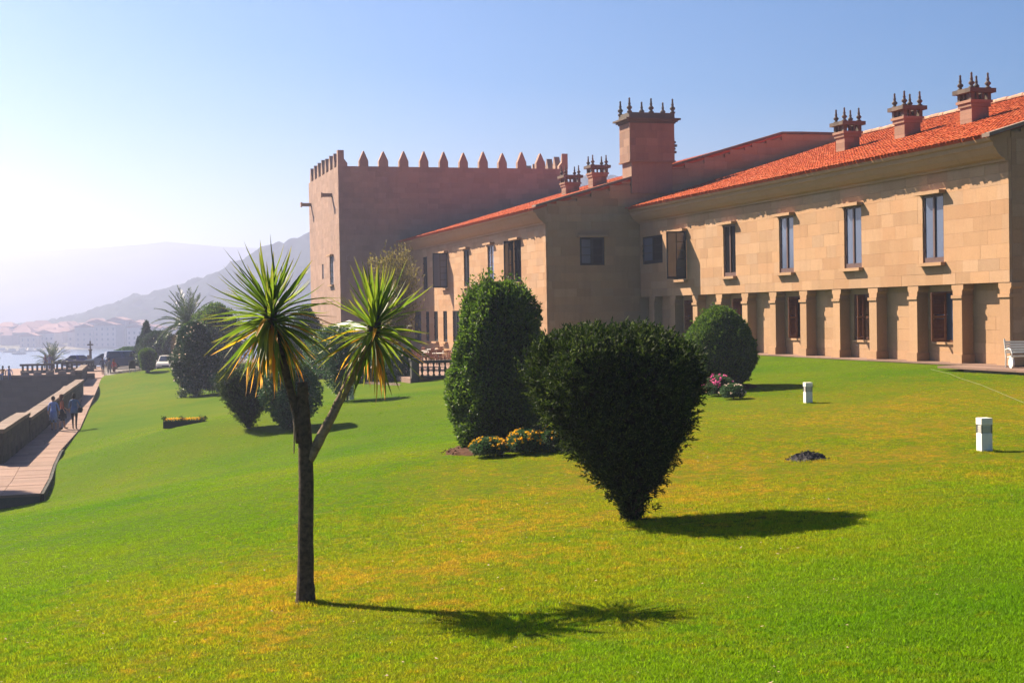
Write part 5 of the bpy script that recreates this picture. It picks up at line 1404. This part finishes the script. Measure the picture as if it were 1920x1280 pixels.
# ================================================================== CARS
def car(label, loc, rz, paint, L=4.2, W=1.7, Hh=1.42, van=False):
    root = thing("parked_car", label, "car", loc, rz); pm = plain("car_paint", paint, .3, .5, .1, var=.04)
    # side profile (x forward, z)
    if van: body = [(-L / 2, .35), (-L / 2, 1.0), (-L / 2 + .1, 1.08), (L * .22, 1.08), (L * .46, .95), (L / 2, .72), (L / 2, .32), (L / 2 - .2, .24), (-L / 2 + .1, .24)]; cab = [(-L / 2 + .06, 1.08), (-L / 2 + .22, Hh), (L * .10, Hh), (L * .27, 1.08)]
    else: body = [(-L / 2, .35), (-L / 2, .85), (-L / 2 + .25, .95), (L * .20, .93), (L * .45, .80), (L / 2, .62), (L / 2, .32), (L / 2 - .2, .22), (-L / 2 + .15, .22)]; cab = [(-L / 2 + .35, .94), (-L / 2 + .85, Hh), (L * .06, Hh), (L * .24, .93)]
    MB().prism(body, -W / 2, W / 2, 'y').build("body", pm, root, bevel=.06)
    mb = MB(); k = .16; w0, w1 = W / 2 - .06, W / 2 - k - .06
    vs_ = [(cab[0][0], -w0, cab[0][1]), (cab[1][0], -w1, cab[1][1]), (cab[2][0], -w1, cab[2][1]), (cab[3][0], -w0, cab[3][1])]; vs_ += [(x, -y, z) for x, y, z in vs_]
    mb.add(vs_, [(0, 1, 2, 3), (7, 6, 5, 4), (1, 5, 6, 2), (0, 4, 5, 1), (3, 2, 6, 7), (0, 3, 7, 4)]); cabo = mb.build("cabin", pm, root, bevel=.04)
    def lerp(p, q, t): return tuple(p[i] + (q[i] - p[i]) * t for i in range(3))
    def inset(q4, s=.84, off=(0, 0, 0)):
        c = [sum(p[i] for p in q4) / 4 for i in range(3)]; return [tuple(c[i] + (p[i] - c[i]) * s + off[i] for i in range(3)) for p in q4]
    A = vs_; ws = [A[3], A[2], A[6], A[7]]; rw = [A[0], A[1], A[5], A[4]]
    MB().add(inset(ws, .86, (.03, 0, .012)), [(0, 1, 2, 3)]).build("windscreen", GLASS, root); MB().add(inset(rw, .84, (-.03, 0, .012)), [(0, 1, 2, 3)]).build("rear_window", GLASS, root)
    for s in (0, 4):
        q4 = [A[s], A[s + 1], A[s + 2], A[s + 3]]; sg = -1 if s == 0 else 1; f0, f1 = q4[:2], q4[2:]
        left = [q4[0], q4[1], lerp(q4[1], q4[2], .47), lerp(q4[0], q4[3], .47)]; right = [lerp(q4[0], q4[3], .5), lerp(q4[1], q4[2], .5), q4[2], q4[3]]
        for g in (left, right): MB().add(inset(g, .82, (0, sg * .015, .003)), [(0, 1, 2, 3)]).build("side_window", GLASS, root)
    for x in (-L * .30, L * .31):
        for s in (-1, 1):
            w = MB().lathe([(.18, -.1), (.29, -.1), (.31, -.07), (.31, .07), (.29, .1), (.18, .1)], (x, s * (W / 2 - .06), .31), 18, 'y').build("wheel", RUBBER, root); MB().lathe([(.05, -.105), (.19, -.09), (.19, .09), (.05, .105)], (x, s * (W / 2 - .05), .31), 14, 'y').build("rim", METAL, w)
    for s in (-1, 1):
        MB().box(L / 2 - .06, L / 2 + .015, s * (W / 2 - .36) - .14, s * (W / 2 - .36) + .14, .50, .64).build("headlight", CURTAIN, root, bevel=.02); MB().box(-L / 2 - .015, -L / 2 + .05, s * (W / 2 - .25) - .12, s * (W / 2 - .25) + .12, .62, .78).build("tail_light", plain("red_lens", (.3, .01, .01), .3, .5), root)
        MB().box(L * .20, L * .24, s * (W / 2 + .06) - .09, s * (W / 2 + .06) + .07, .92, 1.04).build("mirror", pm, root)
    MB().box(L / 2 - .1, L / 2 + .06, -W / 2 + .05, W / 2 - .05, .28, .44).build("bumper", RUBBER, root, bevel=.03); MB().box(-L / 2 - .06, -L / 2 + .1, -W / 2 + .05, W / 2 - .05, .28, .46).build("bumper", RUBBER, root, bevel=.03)
    MB().box(L / 2 - .02, L / 2 + .02, -.32, .32, .48, .60).build("grille", RUBBER, root)
p = on_z(240, 690, -2.6); car("dark blue people carrier parked behind the group of walkers", (p[0], p[1], -2.6), R(8), (.02, .05, .14), 4.5, 1.8, 1.72, True)
p = on_z(172, 693, -2.6); car("pale silver blue car parked left of the stone cross column", (p[0] + 1.4, p[1] + 7, -2.6), R(170), (.30, .36, .45), 4.1, 1.68, 1.4)
p = on_z(312, 697, -2.6); car("white car facing the lawn between bucket shaped bush and glossy tree", (p[0] + .2, p[1] + 2.2, -2.6), R(-98), (.72, .68, .62), 4.0, 1.66, 1.42)
p = on_z(150, 692, -2.95); car("dark blue car half hidden behind the pierced parapet", (at(152, 686, 156)[0], 162, -2.95), R(5), (.05, .07, .25), 4.0, 1.66, 1.36)

# ================================================================== PEOPLE
SKIN = plain("skin", (.38, .20, .13), .6, .3, var=.06)
def mat_c(name, c): return plain(name, c, .85, .15, var=.15, ns=25)
HAIR = mat_c("dark_hair", (.022, .015, .011)); HAIRB = mat_c("auburn_hair", (.12, .045, .02))
def person(label, loc, rz, top, bottom, shoes, hair, h=1.66, legs='trousers', sleeves='short', pose=None, female=True, hairlen=.2, sit=False):
    pose = pose or {}; root_mats = [SKIN, top, bottom, shoes]
    sw = .165 if female else .19; hp = .095
    stride = pose.get('stride', .10); armL = pose.get('armL', (.05, .04)); armR = pose.get('armR', (.05, -.04)); bendL = pose.get('bendL', (0, .03)); bendR = pose.get('bendR', (0, .03))
    V, E, Rr, tagv = [], [], [], []
    def v(p, r, t): V.append(Vector(p)); Rr.append(r if hasattr(r, '__len__') else (r, r)); tagv.append(t); return len(V) - 1
    def e(a, b_): E.append((a, b_))
    pel = v((0, 0, .92), (.15, .105), 'hip'); ab = v((0, -.005, 1.04), (.125, .095), 'top'); ch = v((0, 0, 1.22), (.145, .105), 'top'); nb = v((0, .005, 1.37), (.075, .065), 'top'); nk = v((0, -.005, 1.43), (.048, .05), 'skin'); hd = v((0, -.02, 1.52), (.075, .09), 'skin'); ht = v((0, -.01, 1.62), (.065, .085), 'skin')
    for a, b_ in ((pel, ab), (ab, ch), (ch, nb), (nb, nk), (nk, hd), (hd, ht)): e(a, b_)
    for s, arm, bend in ((-1, armL, bendL), (1, armR, bendR)):
        sh = v((s * sw, 0, 1.335), .052, 'top'); el = v((s * (sw + .04 + arm[0]), arm[1], 1.08), .04, 'top' if sleeves != 'none' else 'skin'); wr = v((s * (sw + .05 + arm[0] + bend[0]), arm[1] - bend[1] * 3, .86 + abs(bend[1]) * .8), .026, 'skin' if sleeves != 'long' else 'top')
        d = (V[wr] - V[el]).normalized(); pm_ = v(V[wr] + d * .06, (.034, .02), 'skin'); e(nb, sh); e(sh, el); e(el, wr); e(wr, pm_)
        side = Vector((0, 1, 0))
        for k in range(4): f_ = v(V[pm_] + d * (.075 + .012 * (1 - abs(k - 1.5))) + side * (.011 * (k - 1.5) * 1.6) + Vector((-s * .012, 0, 0)), .0085, 'skin'); e(pm_, f_)
        th = v(V[wr] + d * .045 + Vector((0, -.045, 0)), .0095, 'skin'); e(wr, th)
    for s in (-1, 1):
        st_ = stride * s
        if sit: kn, an = (s * hp, -.42, .90), (s * hp, -.46, .46)
        else: kn, an = (s * hp, -.02 - st_ * .5, .49), (s * hp, -st_ if st_ > 0 else -st_ * 1.0, .075)
        t1 = v((s * hp, 0, .80) if not sit else (s * hp, -.14, .90), (.088, .09), 'hip'); k_ = v(kn, .056, 'leg'); c_ = v(tuple((kn[i] + an[i]) / 2 + (0, .02, .04)[i] for i in range(3)), .05, 'shin'); a_ = v(an, .034, 'shin')
        hl = v((an[0], an[1] + .02, an[2] - .035), .036, 'foot'); to = v((an[0] + s * .01, an[1] - .15, an[2] - .045), .03, 'foot'); e(pel, t1); e(t1, k_); e(k_, c_); e(c_, a_); e(a_, hl); e(hl, to)
    me = bpy.data.meshes.new("body"); bm = bmesh.new(); lay = bm.verts.layers.skin.verify()
    bv = [bm.verts.new(p) for p in V]
    for i, b_ in enumerate(bv): b_[lay].radius = Rr[i]; b_[lay].use_root = (i == 0)
    for a, b_ in E: bm.edges.new((bv[a], bv[b_]))
    bm.to_mesh(me); bm.free()
    tmp = bpy.data.objects.new("tmp", me); COL.objects.link(tmp); tmp.modifiers.new("s", 'SKIN'); sd = tmp.modifiers.new("ss", 'SUBSURF'); sd.levels = 1; sd.render_levels = 1
    dg = bpy.context.evaluated_depsgraph_get(); res = bpy.data.meshes.new_from_object(tmp.evaluated_get(dg)); bpy.data.objects.remove(tmp)
    for m_ in root_mats: res.materials.append(m_)
    Vn = np.array([list(p) for p in V]); En = np.array(E)
    for pl in res.polygons:
        c = np.array(pl.center); a = Vn[En[:, 0]]; b_ = Vn[En[:, 1]]; ab_ = b_ - a; t = np.clip(((c - a) * ab_).sum(1) / np.maximum((ab_ ** 2).sum(1), 1e-9), 0, 1); k = np.linalg.norm(a + ab_ * t[:, None] - c, axis=1).argmin(); tg = tagv[En[k, 1]] if t[k] > .5 else tagv[En[k, 0]]
        if tg == 'skin': i = 0
        elif tg == 'top':
            i = 1
        elif tg in ('hip', 'leg'): i = 2 if (legs != 'shorts' or c[2] > .52) else 0
        elif tg == 'shin': i = 2 if legs == 'trousers' else 0
        else: i = 3
        pl.material_index = i; pl.use_smooth = True
    o = bpy.data.objects.new("person", res); link(o); o.location = tuple(map(float, loc)); o.rotation_euler = (0, 0, rz); k = h / 1.70; o.scale = (k, k, k); tag(o, label, "person")
    # hair and face
    hm = MB(); n = 14
    hv = [(.083, 1.50), (.092, 1.55), (.092, 1.61), (.075, 1.665), (.04, 1.695), (.005, 1.70)]
    hm.lathe(hv, (0, .018, 0), n); hm.v = [(x, y * 1.12, z) for x, y, z in hm.v]
    if hairlen > .05: hm.lathe([(.06, 1.5 - hairlen), (.085, 1.52 - hairlen * .4), (.085, 1.56)], (0, .05, 0), n)
    hm.build("hair", hair, o, True)
    nose = MB().lathe([(.014, 0), (.012, .012), (.004, .04)], (0, -.118, 1.515), 6); nose.box(-.028, .028, -.112, -.104, 1.474, 1.482); nose.build("face_features", SKIN, o)
    ey = MB().box(-.042, -.022, -.108, -.098, 1.548, 1.558).box(.022, .042, -.108, -.098, 1.548, 1.558); ey.build("eyes", HAIR, o)
    if legs == 'skirt':
        MB().lathe([(.15, .98), (.17, .86), (.19, .70), (.21, .52), (.20, .515)], (0, 0, 0), 16).build("skirt", bottom, o, True)
    if pose.get('tunic'):
        MB().lathe([(.135, 1.05), (.16, .92), (.185, .76), (.18, .755)], (0, 0, 0), 16).build("tunic_hem", top, o, True)
    return o
BLUEW = mat_c("pale_blue_cloth", (.22, .28, .55)); WHITEC = mat_c("white_cloth", (.6, .58, .6)); RUST = mat_c("rust_cloth", (.30, .07, .03)); BLACKC = mat_c("black_cloth", (.012, .012, .015)); NAVYP = mat_c("patterned_navy_cloth", (.09, .14, .24)); REDC = mat_c("red_cloth", (.36, .035, .02)); GREYC = mat_c("grey_cloth", (.16, .16, .17)); DNAVY = mat_c("dark_navy_cloth", (.02, .025, .06)); YELC = mat_c("orange_shirt_cloth", (.55, .24, .06)); LAV = mat_c("lavender_cloth", (.42, .40, .60)); JEAN = mat_c("denim", (.14, .20, .36))
fwd = math.pi - YAW
q = on_z(101, 807, -3.0); person("woman walking away in pale blue dress beside the parapet", (q[0], q[1], -2.995), fwd + R(12), BLUEW, BLUEW, BLACKC, HAIR, 1.64, 'skirt', 'short', {'armL': (.06, .05), 'stride': .12}, hairlen=.03)
q = on_z(117, 805, -3.0); person("woman in rust coloured top and black skirt between two other walkers", (q[0], q[1] + .3, -2.995), fwd - R(60), RUST, BLACKC, BLACKC, HAIRB, 1.68, 'skirt', 'short', {'armR': (.08, -.06), 'bendR': (.05, .08), 'stride': .14}, hairlen=.2)
q = on_z(140, 804, -3.0); person("woman in patterned navy tunic and black trousers with a shoulder bag", (q[0], q[1], -2.995), fwd + R(4), NAVYP, BLACKC, BLACKC, HAIR, 1.72, 'trousers', 'short', {'armL': (.09, .0), 'bendL': (.02, .08), 'tunic': 1, 'stride': .10}, hairlen=.06)
bag = thing("handbag", "black shoulder bag hanging at the side of the walker in navy tunic", "bag", (q[0] + .27, q[1] - .02, -2.22), fwd)
MB().box(-.07, .07, -.15, .15, 0, .24).build("bag_body", BLACKC, bag, bevel=.03); MB().tube([(0, -.12, .2), (-.03, -.06, .5), (-.10, 0, .62), (-.03, .06, .5), (0, .12, .2)], .009, 6).build("strap", BLACKC, bag)
q = on_z(191, 703, -3.0); person("man in dark navy clothes walking by the far parapet", (q[0] + .1, q[1], -2.995), fwd, DNAVY, DNAVY, BLACKC, HAIR, 1.7, 'shorts', 'short', {'stride': .1}, False, .0)
q = on_z(205, 708, -3.0); person("man in grey shirt and trousers walking next to one in red", (q[0], q[1], -2.995), fwd + R(10), GREYC, GREYC, BLACKC, HAIR, 1.78, 'trousers', 'short', {'stride': .08}, False, .0)
q = on_z(214, 707, -3.0); person("person in red top and brown shorts walking near the blue people carrier", (q[0], q[1], -2.995), fwd - R(15), REDC, mat_c("brown_cloth", (.12, .05, .03)), BLACKC, HAIRB, 1.66, 'shorts', 'short', {'stride': .13}, True, .1)
q = at(13, 700, 131); person("person in orange shirt sitting on the bastion coping", (q[0], 131.42, -2.5 - .80), fwd + math.pi, YELC, JEAN, BLACKC, HAIR, 1.66, 'trousers', 'short', {'armL': (.1, -.06), 'armR': (.1, -.06)}, True, .02, True)
q = at(26, 700, 133); person("person in lavender shirt sitting on the bastion coping beside the orange shirt", (q[0], 131.40, -2.5 - .80), fwd + math.pi + R(25), LAV, JEAN, BLACKC, HAIR, 1.64, 'trousers', 'short', {'armL': (.1, -.06)}, False, .0, True)
q = at(84, 686, 146); person("person in dark maroon top standing in front of the young palm", (q[0], q[1] + 2.5, -2.945), fwd, mat_c("maroon_cloth", (.08, .02, .03)), DNAVY, BLACKC, HAIRB, 1.62, 'trousers', 'short', {}, True, .15)
q = at(92, 686, 146); person("person in blue grey shirt standing in front of the young palm", (q[0], q[1] + 2.5, -2.945), fwd + R(20), mat_c("slate_cloth", (.12, .13, .24)), JEAN, BLACKC, GREYC, 1.68, 'trousers', 'short', {}, False, .0)

# ================================================================== FAR SHORE TOWN
WALLC = [plain("far_render_%d" % i, c, .9, .1, var=.06, ns=.3) for i, c in enumerate(((.42, .38, .36), (.46, .42, .40), (.34, .27, .25), (.38, .33, .29), (.30, .25, .25)))]
ROOFC = [plain("far_roof_%d" % i, c, .9, .1, var=.15, ns=.5) for i, c in enumerate(((.26, .14, .115), (.30, .17, .14), (.23, .13, .115)))]
rt = random.Random(31)
winm = MB().box(-.5, .5, -.05, .05, -.7, .7).mesh("window"); winm.materials.append(plain("far_window", (.16, .17, .2), .4, .4, var=.2, ns=.4))
def land_z(x, y):
    d = float(np.array([x, y]) @ f2); return SEA - .4 + (-3.8 - SEA + .4) * max(0, min(1, (d - 815) / 185)) ** .8
def house(px_, d, w, dp, h, flat=False, windows=0, label="", grp=""):
    p = at(px_, 640, d); z = land_z(p[0], p[1]) - 1.0; root = thing("shore_block" if flat else "shore_house", label, "building", (p[0], p[1], z), -YAW + rt.uniform(-.25, .25), grp)
    MB().box(-w / 2, w / 2, -dp / 2, dp / 2, -1, h).build("wall", rt.choice(WALLC), root)
    if flat: MB().box(-w / 2 - .4, w / 2 + .4, -dp / 2 - .4, dp / 2 + .4, h, h + .5).prism([(-w / 2, h + .501), (w / 2, h + .501), (0, h + 2.2)], -dp / 2, dp / 2, 'y').build("roof", rt.choice(ROOFC), root)
    else:
        a = .6; r = dp * .28
        MB().add([(-w / 2 - a, -dp / 2 - a, h), (w / 2 + a, -dp / 2 - a, h), (w / 2 + a, dp / 2 + a, h), (-w / 2 - a, dp / 2 + a, h), (-w / 2 + dp / 3, 0, h + r), (w / 2 - dp / 3, 0, h + r)], [(0, 1, 5, 4), (1, 2, 5), (2, 3, 4, 5), (3, 0, 4), (3, 2, 1, 0)]).build("roof", rt.choice(ROOFC), root)
    if windows:
        nx = max(2, int(w / 3)); nz = max(1, int((h - 1) / 3))
        for i in range(nx):
            for k in range(nz):
                o = bpy.data.objects.new("window", winm); link(o, root); o.location = ((i + .5) * w / nx - w / 2, -dp / 2 - .02, 2.0 + k * 3.0)
LB = "pale apartment block with red roof along the far shore"; LH = "red roofed house in the hazy town on the far shore"
for px_, w, h in ((166, 11, 12), (184, 12, 14), (204, 14, 13), (224, 12, 15), (243, 13, 13), (262, 12, 11), (146, 10, 9), (288, 12, 10), (312, 12, 9), (90, 12, 8), (62, 10, 7)):
    house(px_ + rt.uniform(-2, 2), rt.uniform(832, 850), w, 11, h, True, 1, LB, "apartment blocks on the far shore")
for k in range(62):
    px_ = rt.uniform(-30, 300) if k < 46 else rt.uniform(0, 150); d = rt.uniform(845, 960)
    house(px_, d, rt.uniform(8, 15), rt.uniform(8, 11), rt.uniform(4.5, 8), False, 0, LH, "houses on the far shore")
def boat(px_, d, L):  # white boat shapes added in place of bright glints on the water
    p = at(px_, 660, d); root = thing("glint_boat", "small white boat added for bright glints on the water", "boat", (p[0], p[1], SEA), rt.uniform(-.5, .5), "boats added for glints on the bay")
    mb = MB(); st_ = [(-L / 2, .9), (-L / 4, 1.1), (L / 5, 1.0), (L / 2.4, .55), (L / 2, .05)]; vs_ = []
    for x, hw in st_: vs_ += [(x, -hw, .9), (x, -hw * .6, -.3), (x, hw * .6, -.3), (x, hw, .9)]
    fs = [(0, 3, 2, 1), (16, 17, 18, 19)]
    for i in range(4):
        for k in range(4): fs.append((i * 4 + k, i * 4 + (k + 1) % 4, (i + 1) * 4 + (k + 1) % 4, (i + 1) * 4 + k))
    mb.add(vs_, fs).build("hull", WHITE, root); MB().box(-L * .25, L * .12, -.7, .7, .9, 2.0).build("cabin", WHITE, root); MB().tube([(0, 0, .9), (0, 0, L * 1.1)], .07, 5).build("mast", METAL, root)
for px_, d, L in ((6, 800, 9), (24, 770, 11), (44, 780, 10), (60, 790, 9), (75, 785, 8), (120, 740, 7), (36, 720, 7)): boat(px_, d, L)

# ================================================================== HAZE
hb = MB().box(-4700, 4700, -900, 6400, SEA - 1.0, 155).build("haze", None)
hm_ = bpy.data.materials.new("haze"); hm_.use_nodes = True; nt = hm_.node_tree; nt.nodes.remove(nt.nodes["Principled BSDF"])
pv = nt.nodes.new("ShaderNodeVolumePrincipled"); pv.inputs["Color"].default_value = (.50, .545, .78, 1); pv.inputs["Density"].default_value = .00068; pv.inputs["Anisotropy"].default_value = .6
nt.links.new(pv.outputs[0], nt.nodes["Material Output"].inputs["Volume"]); hb.data.materials.clear(); hb.data.materials.append(hm_); tag(hb, "thin pale sea haze filling the air", "haze", kind="stuff")
